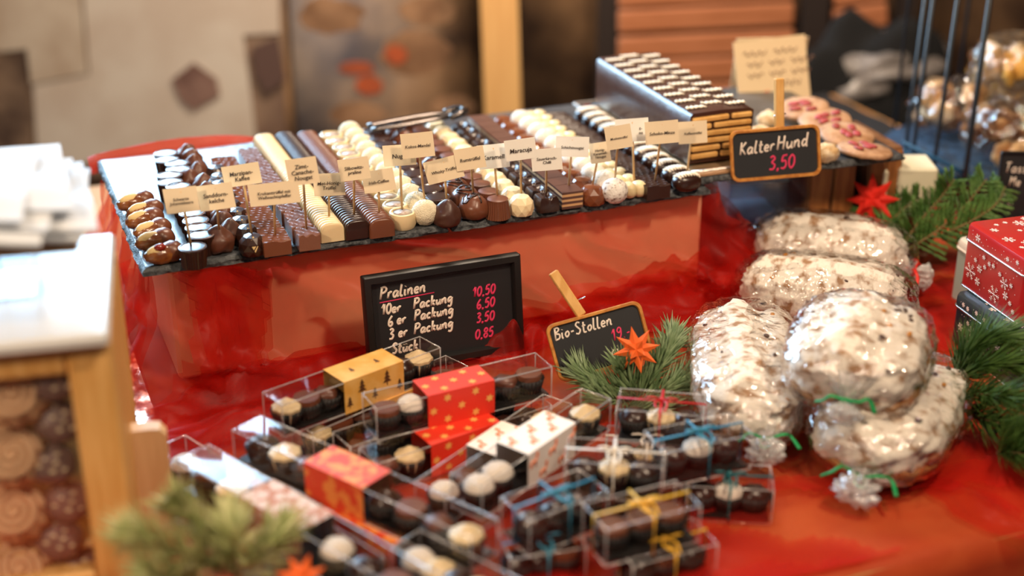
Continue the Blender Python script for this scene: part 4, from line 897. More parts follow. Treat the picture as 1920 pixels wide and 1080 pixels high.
def short_box(nm, A, B, zA, zB, rib, kinds, W=.044, H=.038, bow=True, where=''):
    t, Ln, o_, M_ = box_common('gift_box', 'short clear praline box '+nm, A, B, zA, zB, W, H, 'short ribboned praline boxes')
    shell(t, Ln, W, H, .003); fill(o_, M_, Ln, W, kinds, None, where)
    m = MB(); e = .0012; x, y = Ln/2+e, W/2+e
    rb = ribs[rib]; m.tube([(0, -y, -.0004), (0, -y, H+e), (0, y, H+e), (0, y, -.0004)], .0016, 6, flat=.5)
    m.tube([(-x, 0, .0), (-x, 0, H+e), (x, 0, H+e), (x, 0, .0)], .0016, 6, flat=.5)
    r_ = obj('ribbon', m.mesh('ribbon', rb), t); m = MB()
    for s_ in (-1, 1):
        m.tube(smoothpath([(0, 0, H+.002), (s_*.008, -.006, H+.008), (s_*.015, -.004, H+.006), (s_*.009, .003, H+.003), (0, 0, H+.002)], 5), .0014, 6, flat=.6)
        m.tube(smoothpath([(0, 0, H+.002), (s_*.006, -.010, H+.004), (s_*.004, -.022, H+.001 if s_ > 0 else H+.005)], 5), .0013, 6, flat=.6)
    m.blob((0, 0, H+.003), (.003, .003, .0025), 10, 8); obj('bow', m.mesh('bow', rb), r_)
    return Ln
sl_ = [short_box('with red ribbon below the centre fir sprig', (1160, 747), (1322, 760), h2, h2, 'red', 'dwd', where='red ribbon box'),
 short_box('with blue ribbon lying on the dark ribboned one', (1228, 828), (1390, 794), h2+.004, h2+.004, 'blue', 'dpd', where='upper blue ribbon box'),
 short_box('with dark teal ribbon at the right end of the pile', (1288, 888), (1448, 896), h1, h1, 'teal', 'dpd', where='teal ribbon box'),
 short_box('with white ribbon in the middle of the pile', (1063, 842), (1243, 852), h2, h2, 'white', 'dwd', where='white ribbon box'),
 short_box('with blue ribbon left of the yellow ribbon one', (966, 954), (1112, 899), h2, h2, 'blue', 'ddd', where='front blue ribbon box'),
 short_box('under the front blue ribbon one', (945, 1022), (1085, 1000), h1, h1, 'blue', 'ddm', where='lower blue ribbon box'),
 short_box('with yellow ribbon on top at the front', (1115, 968), (1290, 924), h2, h2, 'yellow', 'mmm', where='upper yellow ribbon box'),
 short_box('with yellow ribbon underneath at the bottom edge', (1165, 1035), (1322, 995), h1, h1, 'yellow', 'dmd', where='lower yellow ribbon box'),
 short_box('under the red ribbon one', (1138, 818), (1290, 826), h1, h1, 'white', 'dwd', where='box under red ribbon'),
 short_box('under the white ribbon one', (1060, 900), (1210, 908), h1, h1, 'red', 'dmd', where='box under white ribbon')]
print('SHORT', [round(x, 3) for x in sl_])

# ================================================================== STOLLEN
def stollen(nm, A, B, zA, zB, W, H, seed, ribbon, tieend, tail=None, crusty=False):
    """A, B: pixel ends of the loaf's middle line, at heights zA, zB"""
    a, b = at(*A, zA), at(*B, zB); ax = b-a; Ln = ax.length; X = ax.normalized(); Y = Vector((0, 0, 1)).cross(X).normalized(); Z = X.cross(Y)
    M_ = Matrix((X, Y, Z)).transposed(); t = thing('stollen_loaf', nm, 'stollen', (a+b)/2, M_.to_euler(), 'sugared stollen loaves')
    def lf(p, d):
        k = 1+.07*nz(d.x*2.2+seed, d.y*2.2, d.z*2.2)+.075*nz(d.x*5+seed, d.y*5, d.z*5)+.04*nz(d.x*12+seed, d.y*12, d.z*12); p = p*k
        if p.z > 0: p.z += H*.10*math.exp(-((p.y+W*.08)/(W*.16))**2)*(1 if abs(d.x) < .8 else .4)-H*.06*math.exp(-((p.y-W*.16)/(W*.07))**2)
        return p
    m = MB(); m.blob((0, 0, 0), (Ln/2, W/2, H/2), 72, 44, lf, .72); loaf = obj('sugared_loaf', m.mesh('loaf', sugar), t)
    m = MB(); m.blob((0, 0, -H*.16), (Ln/2*.985, W/2*1.015, H*.36), 48, 20, lambda p, d: Vector((p.x, p.y, min(p.z, -.02*H+.01*nz(d.x*5, d.y*5))))*(1+.05*nz(d.x*5+seed, d.y*5)), .72); obj('brown_crust', m.mesh('crust', crust), t)
    rng = random.Random(seed)
    for k in range(22):
        x, y = rng.uniform(-.42, .42)*Ln, rng.uniform(-.38, .38)*W; dd = max(0, 1-(abs(x)/(Ln/2))**2.78-(abs(y)/(W/2))**2.78)
        m = MB(); m.blob((0, 0, 0), (.0040, .0026, .0016), 12, 8, lambda p, d: p*(1+.2*nz(d.x*3+k, d.y*3))); obj('raisin', m.mesh('raisin', raisin if k % 4 else mat('candied peel', (.55, .22, .03), .4)), loaf, (x, y, H/2*dd**.36*.985), (0, 0, k))
    def bf(p, d):
        k = 1.13-.07*abs(nz(d.x*3+seed, d.y*3, d.z*3))-.09*abs(nz(d.x*7+seed, d.y*7, d.z*7))-.03*abs(nz(d.x*16, d.y*16+seed, d.z*16)); return p*k
    m = MB(); m.blob((0, 0, 0), (Ln/2*1.04, W/2*1.02, H/2*1.02), 72, 44, bf, .72); bag = obj('cellophane_bag', m.mesh('bag', bagm), t)
    if tieend is not None:
        s_, (nx, ny, nzv), droop = tieend; W0 = W; W = W*(.62 if nx == 0 else nx); e = Vector((s_*Ln/2*1.00, ny*W0, nzv*H)); d1 = Vector((s_, 0, droop)).normalized(); u_ = d1.cross(Vector((0, 1, 0))).normalized(); w_ = d1.cross(u_)
        m = MB()
        RR = [.42, .26, .10, .055, .13, .22, .24, .17, .05]; LL = [-.25, -.05, .10, .15, .20, .28, .38, .46, .48]
        def neck(i, j):
            q_ = j*8; k_ = min(7, int(q_)); f_ = q_-k_; r_ = (RR[k_]*(1-f_)+RR[k_+1]*f_)*W; l_ = (LL[k_]*(1-f_)+LL[k_+1]*f_)*W
            an = 2*pi*i; c1, s1 = cos(an), sin(an); rr = r_*(1+.16*sin(an*13+j*9+seed)+.45*nz(c1*4+seed, s1*4, j*9)+.2*nz(c1*9, s1*9+seed, j*18)); return e+d1*(l_+.06*W*nz(c1*3, s1*3, seed)*(j > .5))+(u_*(.62 if j < .3 else .8)*c1+w_*s1)*rr
        m.grid(neck, 72, 24, closeu=True); obj('gathered_neck', m.mesh('neck', bagt), t)
        c_ = e+d1*.15*W; m = MB(); m.tube([c_+(u_*cos(q_)+w_*sin(q_))*.075*W for q_ in [2*pi*i/12 for i in range(13)]], .0022, 6)
        for q_ in (-1, 1): m.tube(smoothpath([c_+u_*.06*W, c_+u_*.15*W+w_*q_*.22*W, c_+u_*.08*W+w_*q_*.34*W+d1*.08*W*q_, c_+w_*q_*.46*W+d1*.10*W], 6), .0024, 6, flat=.5)
        obj('tie_ribbon', m.mesh('tie_ribbon', ribs[ribbon]), t)
    return Ln
sls = [stollen('sugared stollen in cellophane right of the centre fir sprig, lying alone', (1388, 596), (1412, 800), .052, .048, .118, .072, 1, 'green', (1, (0, .1, -.15), -.08)),
 stollen('sugared stollen in cellophane resting on top of another at the right', (1640, 588), (1578, 738), .128, .100, .130, .074, 2.6, 'green', (1, (.48, .05, .05), -.75)),
 stollen('sugared stollen at the front right with green tied bag', (1722, 694), (1612, 858), .050, .047, .130, .072, 3.7, 'green', (1, (0, .05, -.25), -.04)),
 stollen('long sugared stollen behind the two front loaves', (1396, 528), (1700, 570), .048, .048, .115, .074, 4.9, 'crimson', None),
 stollen('rearmost sugared stollen with red tied bag below the red star', (1420, 450), (1700, 488), .052, .050, .115, .078, 6.2, 'crimson', (1, (0, -.12, -.1), -.2))]
print('STOLLEN', [round(x, 3) for x in sls])

# ================================================================== GREENERY AND STARS
def needles(m, pts, ln, th, per, rng, ang=55, flatn=False, up=None, rad=True):
    n = len(pts)
    for i in range(n-1):
        a, b = pts[i], pts[i+1]; t_ = (b-a).normalized(); u_ = t_.cross(Vector((0, 0, 1)))
        if u_.length < .1: u_ = t_.cross(Vector((0, 1, 0)))
        u_.normalize(); w_ = u_.cross(t_)
        for k in range(per):
            p = a.lerp(b, rng.random()); an = rng.uniform(0, 2*pi) if not flatn else rng.choice((0, pi))+rng.uniform(-.5, .5)
            if up is not None: an = rng.uniform(-.35, pi+.35)
            q_ = R(ang+rng.uniform(-12, 12)); d = t_*cos(q_)+(u_*cos(an)+w_*sin(an))*sin(q_); l_ = ln*rng.uniform(.75, 1.1)*(.7+.3*min(1, (n-i)/3)); s_ = d.cross(t_).normalized(); v_ = d.cross(s_).normalized()
            bend = Vector((0, 0, 1))*l_*rng.uniform(-.05, .12)+t_*l_*.15
            P0, P1, P2 = p, p+d*l_*.5+bend*.3, p+d*l_+bend
            vs = [P0+s_*th*.5, P0-s_*th*.5, P1+s_*th, P1+v_*th*.5, P1-s_*th, P1-v_*th*.5, P2]
            m.add(vs, [(0, 2, 3), (0, 3, 1), (1, 3, 4), (0, 5, 2), (0, 1, 5), (1, 4, 5), (2, 6, 3), (3, 6, 4), (4, 6, 5), (5, 6, 2)])
def sprig(name, label, cat, twigs, ln, th, per, mtl, seed, ang=55, up=None, flatn=False, sr=.0016):
    rng = random.Random(seed); o_ = Vector(twigs[0][0]); t = thing(name, label, cat, o_)
    for tw in twigs:
        P = [p-o_ for p in smoothpath(tw, 6)]; m = MB(); m.tube(P, [sr*(1-.6*i/len(P)) for i in range(len(P))], 6); st = obj('twig', m.mesh('twig', twig), t)
        m = MB(); needles(m, P, ln, th, per, rng, ang, flatn, up); nd = obj('needles', m.mesh('needles', mtl, False), st); nd['kind'] = 'stuff'
    return t
A_ = lambda x, y, z: at(x, y, z)
sprig('fir_sprig', 'green fir sprig under the orange star in the centre', 'fir branch', [
 [A_(1195, 745, .02), A_(1150, 730, .03), A_(1105, 715, .035), A_(1085, 700, .036)], [A_(1195, 745, .02), A_(1160, 755, .026), A_(1120, 745, .03)], [A_(1195, 745, .02), A_(1225, 705, .04), A_(1250, 665, .055), A_(1262, 630, .06)], [A_(1200, 755, .02), A_(1240, 740, .03), A_(1275, 715, .035)], [A_(1190, 745, .02), A_(1175, 705, .04), A_(1165, 690, .05)], [A_(1170, 770, .015), A_(1200, 772, .018), A_(1250, 765, .018)]],
 .031, .0017, 12, green, 3, 48, up=1)
sprig('pine_bough', 'bushy dark green pine bough at the right edge below the tins', 'fir branch', [
 [A_(1790, 712, .05), A_(1830, 690, .07), A_(1880, 680, .08), A_(1930, 690, .08)], [A_(1790, 712, .05), A_(1815, 660, .085), A_(1850, 635, .10), A_(1890, 630, .10)], [A_(1800, 745, .04), A_(1850, 740, .06), A_(1920, 750, .07)], [A_(1870, 850, .02), A_(1905, 820, .04), A_(1950, 800, .05)], [A_(1870, 850, .02), A_(1910, 850, .035), A_(1960, 860, .04)], [A_(1810, 770, .03), A_(1860, 790, .04), A_(1930, 800, .05)]],
 .040, .0009, 26, greend, 5, 38, sr=.002)
sprig('spruce_sprig', 'blurred yellow green spruce sprig at the bottom left', 'fir branch', [
 [A_(430, 1075, .06), A_(390, 1010, .09), A_(350, 965, .11), A_(330, 945, .12)], [A_(420, 1070, .06), A_(340, 1040, .10), A_(280, 1010, .12), A_(245, 1000, .12)], [A_(440, 1080, .06), A_(440, 1010, .10), A_(430, 970, .10)], [A_(440, 1085, .06), A_(500, 1030, .08), A_(530, 990, .085)], [A_(380, 1090, .06), A_(320, 1085, .09), A_(280, 1080, .1)]],
 .030, .0013, 16, greeny, 8, 52)
# thuja: twigs with side twigs
rng = random.Random(12); t = thing('thuja_branch', 'feathery green thuja branch beside the red star', 'thuja branch', A_(1700, 470, .04))
mains = [[(1700, 470, .04), (1760, 430, .07), (1810, 385, .10), (1850, 335, .13)], [(1690, 465, .04), (1720, 420, .07), (1760, 375, .10), (1790, 335, .13)], [(1740, 450, .05), (1810, 420, .08), (1865, 385, .10), (1885, 350, .115)], [(1680, 465, .04), (1660, 430, .06), (1690, 395, .08), (1725, 370, .10)], [(1720, 460, .04), (1650, 440, .05), (1600, 420, .06), (1560, 405, .06)], [(1700, 470, .04), (1640, 465, .045), (1580, 450, .05)], [(1760, 440, .06), (1830, 440, .06), (1870, 420, .07)]]
for mn in mains:
    P = [p-t.location for p in smoothpath([A_(*q_) for q_ in mn], 7)]; m = MB(); m.tube(P, [.0018*(1-.6*i/len(P)) for i in range(len(P))], 6); st = obj('twig', m.mesh('twig', mat('thuja twig', (.22, .14, .05), .8)), t); m = MB()
    for i in range(2, len(P)-1):
        d = (P[min(i+1, len(P)-1)]-P[i-1]).normalized(); s_ = d.cross(Vector((.2, -.9, .4))).normalized()
        for q_ in (-1, 1):
            l_ = .034*(1.05-.55*i/len(P))*rng.uniform(.7, 1.2); e = P[i]+(d*.65+s_*q_*.75+Vector((rng.uniform(-.2, .2),)*3)).normalized()*l_; tw = [P[i].lerp(e, k/6) for k in range(7)]
            m.tube(tw, .0009, 5); needles(m, tw, .0085, .0010, 7, rng, 32, flatn=True)
    m_ = obj('scale_leaves', m.mesh('scale_leaves', thuja, False), st); m_['kind'] = 'stuff'
def paper_star(name, label, c, r, mtl, look):
    q = (Vector((0, 0, CAMH))-c).normalized().to_track_quat('Z', 'Y').to_matrix() @ Matrix.Rotation(look, 3, 'Z'); t = thing(name, label, 'paper star', c, q.to_euler())
    def spike(a, tiltz, l_, w_):
        d = Vector((cos(a)*cos(tiltz), sin(a)*cos(tiltz), sin(tiltz))); s_ = Vector((-sin(a), cos(a), 0)); n_ = d.cross(s_)
        m = MB(); b = d*l_*.12; m.add([b+s_*w_, b+n_*w_*.7, b-s_*w_, b-n_*w_*.7, d*l_], [(0, 1, 4), (1, 2, 4), (2, 3, 4), (3, 0, 4), (0, 1, 2, 3)]); return m.mesh('point', mtl, False)
    for k in range(8): obj('point', spike(2*pi*k/8, .1, r, r*.30), t)
    for k in range(4): obj('point', spike(2*pi*(k+.5)/4, .75, r*.62, r*.27), t)
paper_star('folded_star', 'orange folded paper star on the fir sprig', A_(1193, 656, .072), .0258, ostar, .25)
paper_star('folded_star', 'red folded paper star in front of the thuja branch', aty(1636, 374, 1.76), .035, rstar, .1)
paper_star('folded_star', 'red orange paper star cut off at the bottom edge by the spruce', A_(565, 1088, .07), .022, ostar, .4)

# ================================================================== TINS
def flake_strokes(m, x, y, r, M_, wd):
    for k in range(6):
        a = k*pi/3; d = Vector((cos(a), sin(a), 0)); m.tube([M_ @ Vector((x, y, 0)), M_ @ (Vector((x, y, 0))+d*r)], wd, 4, cap=False)
        for f_ in (.45, .72):
            for s_ in (-1, 1):
                b = a+s_*.9; m.tube([M_ @ (Vector((x, y, 0))+d*r*f_), M_ @ (Vector((x, y, 0))+d*r*f_+Vector((cos(b), sin(b), 0))*r*.28)], wd*.85, 4, cap=False)
def tin(name, label, corner, edge, Wd, Dp, H, z0, mtl, seed, lid=None, lidm=None, flakes=True):
    a = at(*corner, z0); b = at(*edge, z0); d = (b-a); d.z = 0; d.normalize(); n_ = Vector((-d.y, d.x, 0)); c = a+d*Wd/2+n_*Dp/2
    t = thing(name, label, 'tin', (c.x, c.y, z0), (0, 0, math.atan2(d.y, d.x))); LH = lid or H*.22
    def rbox(mb, w_, dp, za, zb, rad, top=0):
        n = 6; ring = []
        for cx, cy, a0 in ((w_/2-rad, dp/2-rad, 0), (-w_/2+rad, dp/2-rad, pi/2), (-w_/2+rad, -dp/2+rad, pi), (w_/2-rad, -dp/2+rad, 1.5*pi)):
            for i in range(n+1): q_ = a0+pi/2*i/n; ring.append((cx+rad*cos(q_), cy+rad*sin(q_)))
        k = len(ring); lv = [(1, za), (1, zb-top), (1-top*.25/w_*2, zb-top*.3), (1-top/w_*2, zb)] if top else [(1, za), (1, zb)]
        mb.add([(x*s_, y*s_, z) for s_, z in lv for x, y in ring], [(j*k+i, j*k+(i+1) % k, (j+1)*k+(i+1) % k, (j+1)*k+i) for j in range(len(lv)-1) for i in range(k)]+[tuple(range(k))[::-1], tuple((len(lv)-1)*k+i for i in range(k))]); return ring
    m = MB(); rbox(m, Wd, Dp, 0, H-LH, .010); obj('tin_body', m.mesh('tin_body', mtl, 40), t)
    m = MB(); rg = rbox(m, Wd+.002, Dp+.002, H-LH, H, .011, .005); ld = obj('tin_lid', m.mesh('tin_lid', lidm or mtl, 40), t)
    m = MB(); m.tube([(x*1.002, y*1.002, H-LH) for x, y in rg+[rg[0]]], .0014, 6); obj('rolled_rim', m.mesh('rolled_rim', tinmetal if not lidm else lidm), ld)
    m = MB(); m.tube([(x*.99, y*.99, .001) for x, y in rg+[rg[0]]], .0012, 6); obj('base_rim', m.mesh('base_rim', tinmetal if not lidm else mtl), t)
    if flakes:
        rg_ = random.Random(seed)
        for par, za, zb in ((t, .004, H-LH-.003), (ld, H-LH+.003, H-.004)):
            m = MB()
            for ang, wv, dv in ((0, Wd, Dp), (pi/2, Dp, Wd), (-pi/2, Dp, Wd), (pi, Wd, Dp)):
                F = Matrix.Rotation(ang, 4, 'Z') @ Matrix.Translation((0, -dv/2-.0012, 0)) @ Matrix.Rotation(pi/2, 4, 'X')
                used = []
                for k in range(90):
                    r_ = rg_.choice((.0105, .0075, .005, .003, .0015, .0012)); x, y = rg_.uniform(-wv/2+.012, wv/2-.012), rg_.uniform(za+min(r_, .006), zb-min(r_, .006))
                    if all(math.hypot(x-p_[0], y-p_[1]) > r_+p_[2]+.0012 for p_ in used) and za+r_ < y < zb-r_:
                        used.append((x, y, r_)); flake_strokes(m, x, y, r_, F, .00042) if r_ > .002 else star_poly(m, x, y, 0, .0007, 4, .8, 0, F)
            obj('snowflake_print', m.mesh('snowflake_print', flake, False), par)
        m = MB(); used = []; F = Matrix.Translation((0, 0, H+.0003))
        for k in range(160):
            r_ = rg_.choice((.0105, .0075, .005, .003)); x, y = rg_.uniform(-Wd/2+.012, Wd/2-.012), rg_.uniform(-Dp/2+.012, Dp/2-.012)
            if all(math.hypot(x-p_[0], y-p_[1]) > r_+p_[2]+.002 for p_ in used): used.append((x, y, r_)); flake_strokes(m, x, y, r_, F, .00045)
        obj('snowflake_print', m.mesh('snowflake_print', flake, False), ld)
    return t
tin('gift_tin', 'dark teal snowflake tin underneath the red tin', (1778, 640), (1905, 740), .130, .135, .066, .006, tinb, 4, lid=.016)
tin('gift_tin', 'red snowflake tin stacked on the dark teal tin', (1797, 530), (1920, 618), .125, .130, .078, .0725, tinr, 2, lid=.020)
tin('storage_tin', 'pale green tin with off white lid behind the red tin', (1778, 560), (1830, 600), .085, .11, .085, .004, ting, 1, lid=.012, lidm=tinw, flakes=False)
# glass box behind the stollen
p = at(1405, 432, .02); t = thing('acrylic_box', 'small clear acrylic box with blue reflections under the cake slate', 'box', (p.x, p.y, .004), (0, 0, .15))
m = MB(); m.box((0, 0, .05), (.085, .07, .10), bev=.002); obj('clear_walls', m.mesh('clear_walls', film('blue reflection acrylic', (.75, .88, 1), .25, .6, rough=.15, haze=.18), False), t)  # blue reflections put into the wall tint and the lid colour
m = MB(); m.box((0, 0, .101), (.09, .075, .004), bev=.001); obj('lid', m.mesh('lid', mat('blue reflection lid', (.55, .72, .85), .3), False), t)
m = MB(); m.box((0, 0, .03), (.06, .05, .05), bev=.005); obj('contents', m.mesh('contents', mat('packed napkins', (.6, .62, .66), .8)), t)
# cream panels under the slate end
for k, (x0, x1, y0, y1) in enumerate([(1622, 1672, 292, 352), (1682, 1765, 288, 362)]):
    a, b = aty(x0, y1, f1.y+.045), aty(x1, y0, f1.y+.045); t = thing('cream_carton', 'plain cream carton behind the red star, %s' % ['left one', 'right one beside the blue stand'][k], 'box', ((a.x+b.x)/2, f1.y+.045, .001))
    m = MB(); hz = min(b.z, ZB-.012)-.022; m.box((0, .03, hz/2), (b.x-a.x, .06, hz), bev=.003); obj('carton', m.mesh('carton', mat('cream carton', (.74, .68, .50), .7), False), t)
    m = MB(); m.box((0, -.0004, .035), (b.x-a.x+.001, .004, .05)); obj('red_band', m.mesh('red_band', mat('dull red band', (.30, .03, .03), .6), False), t)
# ================================================================== WIRE STAND
sy = 1.93; pb = [aty(1812, 312, sy), aty(1706, 288, sy+.06), aty(1960, 330, sy)]
org_ = aty(1812, 330, sy); t = thing('wire_stand', 'black wire display stand at the upper right with bagged biscuits', 'stand', (org_.x+.08, sy+.12, .001))
m = MB(); RX, RY = .175, .15
ringp = lambda z, f_=1: [Vector((RX*f_*cos(a), RY*f_*sin(a), z)) for a in [2*pi*i/40 for i in range(41)]]
for z in (.055, .66): m2 = MB(); m2.tube(ringp(z), .0028, 6); obj('hoop', m2.mesh('hoop', blackw), t)
base_z = .12
for (x, y, yy) in ((1698, 280, sy+.10), (1712, 285, sy+.08), (1752, 305, sy+.02), (1812, 312, sy-.01)):
    b = aty(x, y, yy); tp = aty(x+(1835-x)*0+{1698: 37, 1712: 38, 1752: 44, 1812: 44}[x], 0, yy); d = (tp-b); m2 = MB(); m2.tube([Vector((b.x, b.y, .002))-t.location+Vector((0, 0, 0)), b-t.location, b+d*1.6-t.location], .0033 if x != 1812 else .0042, 8); obj('upright_wire', m2.mesh('upright_wire', blackw), t)
for a in (.2, .9, 1.7, 2.4, 5.9, 5.3):
    m2 = MB(); x, y = RX*cos(a), RY*sin(a); m2.tube([(x, y, 0), (x, y, .66)], .0026, 6); obj('upright_wire', m2.mesh('upright_wire', blackw), t)
m2 = MB(); m2.lathe([(0, 0), (.168, 0), (.172, .004), (.168, .008), (0, .008)], 48, M=Matrix.Diagonal((1, RY/RX, 1))); obj('basket_floor', m2.mesh('basket_floor', mat('dark blue mesh', (.006, .014, .03), .7, col2=(.012, .05, .11), scale=160)), t, (0, 0, .058))
a, b = aty(1690, 282, sy), aty(1805, 345, sy); m2 = MB(); m2.tube([a-t.location, b-t.location], .0045, 6); m2.tube([a-t.location+Vector((0, 0, .012)), b-t.location+Vector((.01, 0, .012))], .003, 6); obj('blue_rail', m2.mesh('blue_rail', blue), t)
ck = mat('mixed biscuit', (.36, .17, .06), .7, col2=(.66, .42, .20), scale=25, bump=.5)
ck2 = mat('dark biscuit', (.14, .06, .025), .7, col2=(.40, .22, .10), scale=30, bump=.5)
for k, (x, y, yy, rx, rz_) in enumerate([(1790, 212, sy+.17, .062, .050), (1900, 256, sy+.06, .064, .054), (1900, 120, sy+.18, .062, .044)]):
    c = aty(x, y, yy); t = thing('biscuit_bag', 'clear bag of mixed biscuits in the wire stand, %s' % ['left one behind the bars', 'lower right one', 'upper right one with yellow biscuits'][k], 'biscuit bag', c, (0, 0, .3*k), 'biscuit bags in the stand')
    rg_ = random.Random(k)
    for q_ in range(16):
        m = MB(); m.lathe([(0, -.006), (.017, -.005), (.020, 0), (.017, .005), (0, .007)], 16, .12, 6); px_, py_, pz_ = rg_.uniform(-.7, .7)*rx, rg_.uniform(-.6, .6)*rx*.7, rg_.uniform(-.65, .6)*rz_
        obj('biscuit', m.mesh('biscuit', [ck, ck2, nutm][q_ % 3] if k < 2 else [mat('yellow biscuit', (.70, .36, .05), .6), nutm][q_ % 2]), t, (px_, py_, pz_), (rg_.uniform(0, 3), rg_.uniform(0, 3), 0))
    m = MB(); m.blob((0, 0, 0), (rx, rx*.8, rz_), 48, 30, lambda p_, d: p_*(1.05+.16*nz(d.x*3+k, d.y*3, d.z*3)+.08*nz(d.x*9+k, d.y*9, d.z*9)), .75); obj('clear_bag', m.mesh('clear_bag', bagm), t)
# grey bag and dark cloth in the background
c = aty(1640, 125, 2.76); m = MB(); m.blob((0, 0, 0), (.13, .09, .055), 40, 26, lambda p_, d: p_*(1+.35*nz(d.x*2+4, d.y*2, d.z*2)+.12*nz(d.x*6, d.y*6, d.z*6))); tag(obj('plastic_bag', m.mesh('plastic_bag', mat('grey plastic', (.30, .27, .26), .35, col2=(.16, .14, .13), scale=14)), None, c, (0, R(-14), 0)), 'blurred crumpled grey plastic bag behind the florentines', 'bag')
c = aty(1620, 235, 2.74); top_ = c.z+.17; hz = (top_-FLOOR)/2; c = Vector((c.x, c.y, FLOOR+hz+.03)); m = MB(); m.blob((0, 0, 0), (.20, .07, hz), 40, 26, lambda p_, d: p_*(1+.2*nz(d.x*2+9, d.y*2, d.z*2)), .7); tag(obj('black_bag', m.mesh('black_bag', mat('black cloth', (.004, .004, .005), .9)), None, c), 'black cloth bag standing behind the florentines', 'bag')

# ================================================================== DISPLAY CASE AT THE LEFT
FY = 1.02; cr = aty(208, 640, FY); ZT = cr.z
yw = R(13); t = thing('display_case', 'pine display case with glass front at the lower left edge', 'display case', (cr.x, cr.y, .001), (0, 0, yw))
CWd, CDp = .42, .20; fwid = .036
for nm, c_, d_ in [('front_post', (-fwid/2, .012, ZT/2), (fwid, .024, ZT-.002)), ('front_post', (-CWd+fwid/2, .012, ZT/2), (fwid, .024, ZT-.002)), ('rear_post', (-fwid/2, CDp-.012, ZT/2), (fwid, .024, ZT-.002)), ('rear_post', (-CWd+fwid/2, CDp-.012, ZT/2), (fwid, .024, ZT-.002)),
 ('top_rail', (-CWd/2, .012, ZT-.014), (CWd-2*fwid, .022, .028)), ('bottom_rail', (-CWd/2, .012, .018), (CWd-2*fwid, .022, .034)), ('side_panel', (-.006, CDp/2, ZT/2), (.011, CDp-.05, ZT-.01)), ('shelf', (-CWd/2, CDp/2, .05), (CWd-.03, CDp-.04, .008)), ('top_board', (-CWd/2-.004, CDp/2-.004, ZT+.006), (CWd+.008, CDp+.018, .012))]:
    m = MB(); m.box(c_, d_, bev=.003); obj(nm, m.mesh(nm, woodl if nm != 'top_board' else mat('pale case top', (.58, .57, .56), .35), False), t)
m = MB(); m.box((-CWd/2, .062, ZT/2), (CWd-2*fwid, .002, ZT-.05)); obj('bounce_sheet', m.mesh('bounce_sheet', mat('pale bounce card', (.74, .60, .42), .8), False), t)  # added pale sheet: bounces light onto the biscuits, closes bright gaps behind them
m = MB(); m.box((-CWd/2, .004, ZT/2), (CWd-2*fwid, .003, ZT-.06)); obj('glass_pane', m.mesh('glass_pane', glass, False), t)
Mc = Matrix.Translation(t.location) @ Matrix.Rotation(yw, 4, 'Z')
piped = mat('piped shortbread', (.78, .46, .24), .7, col2=(.66, .36, .17), scale=30); nutd = mat('chocolate nut biscuit', (.20, .10, .07), .5, bump=.4); almond = mat('chopped almond', (.74, .55, .32), .7)
def oncase(px, py, yl):
    d = ray(px, py); n_ = Vector((-sin(yw), cos(yw), 0)); o_ = Vector((0, 0, CAMH)); k_ = (yl-(o_-cr).dot(n_))/d.dot(n_); return o_+d*k_
for k, (px, py) in enumerate([(28, 735), (25, 850), (30, 955), (40, 1060), (102, 712), (112, 790), (98, 868), (128, 940), (112, 1010), (150, 1065)]):
    left = k < 4; p = oncase(px, py, .026 if left else .022)
    tt = thing('piped_biscuit' if left else 'nut_biscuit', ('piped shortbread swirl' if left else 'dark chocolate almond biscuit')+' behind the case glass, %s from the top' % ['first', 'second', 'third', 'fourth', 'fifth', 'sixth'][k if left else k-4], 'biscuit', p, (R(62), 0, yw), 'biscuits in the display case')
    tt.scale = (1.2, 1.2, 1.0) if left else (.95, .95, .9)
    if left:
        m = MB(); m.lathe([(0, -.008), (.022, -.007), (.024, 0), (.017, .008), (.008, .011), (0, .012)], 48, .07, 12); obj('base', m.mesh('base', piped), tt)
        m = MB(); m.tube([Vector((r_*cos(a), r_*sin(a), .010+.003*(1-r_/.02))) for a, r_ in [(i*.35, .019*(1-i/60)) for i in range(56)]], .0026, 6); obj('piped_swirl', m.mesh('piped_swirl', piped), tt)
    else:
        m = MB(); m.blob((0, 0, 0), (.021, .019, .010), 20, 12, lambda p_, d: p_*(1+.15*nz(d.x*3+k, d.y*3))); obj('base', m.mesh('base', nutd), tt)
        for q_ in range(7): a = q_*2.4; rr = .004+.0017*q_; m = MB(); m.blob((rr*cos(a), rr*sin(a), .0095-.004*(rr/.016)**2), (.0030, .0020, .0016), 8, 6); obj('almond_piece', m.mesh('almond_piece', almond), tt)
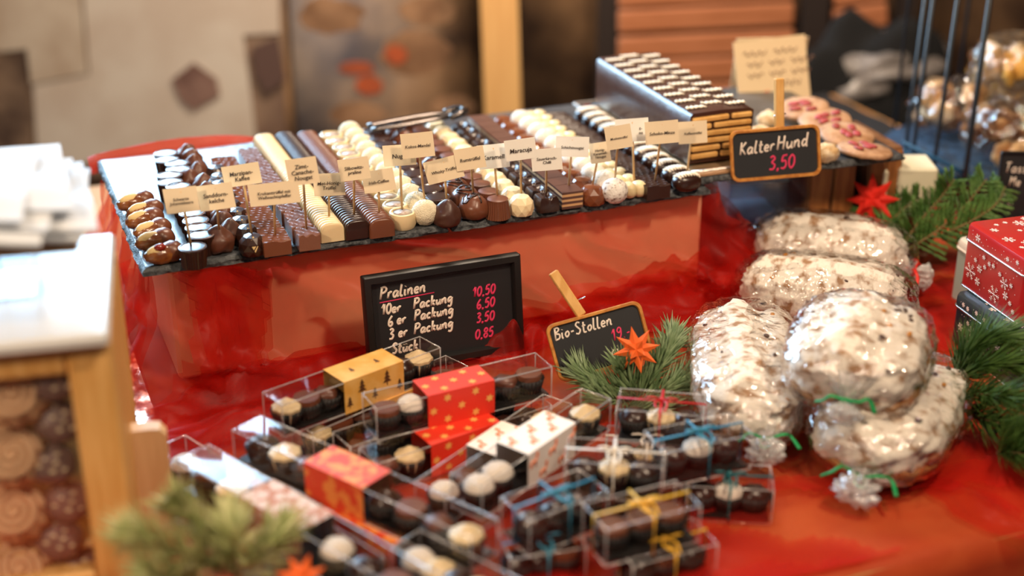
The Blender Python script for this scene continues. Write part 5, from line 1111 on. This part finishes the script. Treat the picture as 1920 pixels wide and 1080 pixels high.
# stack on the case: clear acrylic holder, wooden block, papers
ZS = ZT+.0125
def onc(x, y, z): return Mc @ Vector((x, y, z))
p = onc(-.135, .10, ZS); t = thing('acrylic_holder', 'clear acrylic holder with toothpicks on the display case', 'holder', p, (0, 0, yw))
m = MB(); m.box((0, 0, .022), (.15, .07, .044), bev=.001); obj('clear_walls', m.mesh('clear_walls', film('clear acrylic', (.9, .96, 1), .10, .8, rough=.08), False), t)
m = MB()
for q_ in range(7): m.tube([(-.06+.018*q_, .01*sin(q_*3), .002), (-.058+.018*q_+.004*sin(q_*5), .01*sin(q_*3), .036)], .0010, 6)
obj('toothpicks', m.mesh('toothpicks', stickm), t)
p = onc(-.17, .115, ZS+.0445); t = thing('wooden_block', 'pine board lying on the acrylic holder under the napkins', 'board', p, (0, 0, yw))
m = MB(); m.box((0, 0, .009), (.30, .13, .018), bev=.002); obj('board', m.mesh('board', woodl, False), t); m = MB(); m.box((0, -.0655, .009), (.298, .002, .012)); obj('edge_strip', m.mesh('edge_strip', woodd, False), t)
pap = mat('white napkin', (.66, .69, .74), .7)
for k in range(6):
    p = onc(-.165+.012*math.sin(k*2.1), .115+.01*cos(k*1.7), ZS+.0632+k*.0052); m = MB(); a0 = .12*sin(k*1.9)
    W_ = .30-.012*k
    m.grid(lambda i, j: Matrix.Rotation(a0, 3, 'Z') @ Vector(((i-.5)*W_, (j-.5)*.17, .006*nz(i*3, j*3)+.010*nz(i*2.2+4, j*2)-.006*max(0, i-.82)*5)), 20, 14); m.grid(lambda i, j: Matrix.Rotation(a0, 3, 'Z') @ Vector(((i-.5)*W_, (j-.5)*.17, .0022+.006*nz(i*3, j*3)+.010*nz(i*2.2+4, j*2)-.006*max(0, i-.82)*5)), 20, 14)
    tag(obj('paper_napkin', m.mesh('paper_napkin', pap), None, p, (0, 0, yw)), 'bluish white paper napkin in the stack on the case, %s from the top' % ['sixth', 'fifth', 'fourth', 'third', 'second', 'first'][k], 'napkin', 'napkins on the display case')
# pale plank beside the case
pt = aty(255, 806, 1.12); m = MB(); hh = pt.z
prof = [(-.019, 0), (.019, 0), (.019, hh-.008), (.014, hh-.001), (.006, hh), (-.014, hh), (-.019, hh-.006)]
m.add([(x, y, z) for y in (-.008, .008) for x, z in prof], [tuple(range(7)), tuple(range(7, 14))[::-1]]+[(i, (i+1) % 7, (i+1) % 7+7, i+7) for i in range(7)])
tag(obj('wooden_plank', m.mesh('wooden_plank', mat('bare pine', (.78, .52, .28), .55, col2=(.70, .44, .22), scale=15, stretch=(6, 6, .6)), False), None, (pt.x+.006, 1.125, .001), (0, 0, .22)), 'pale upright wooden plank right of the display case', 'plank')
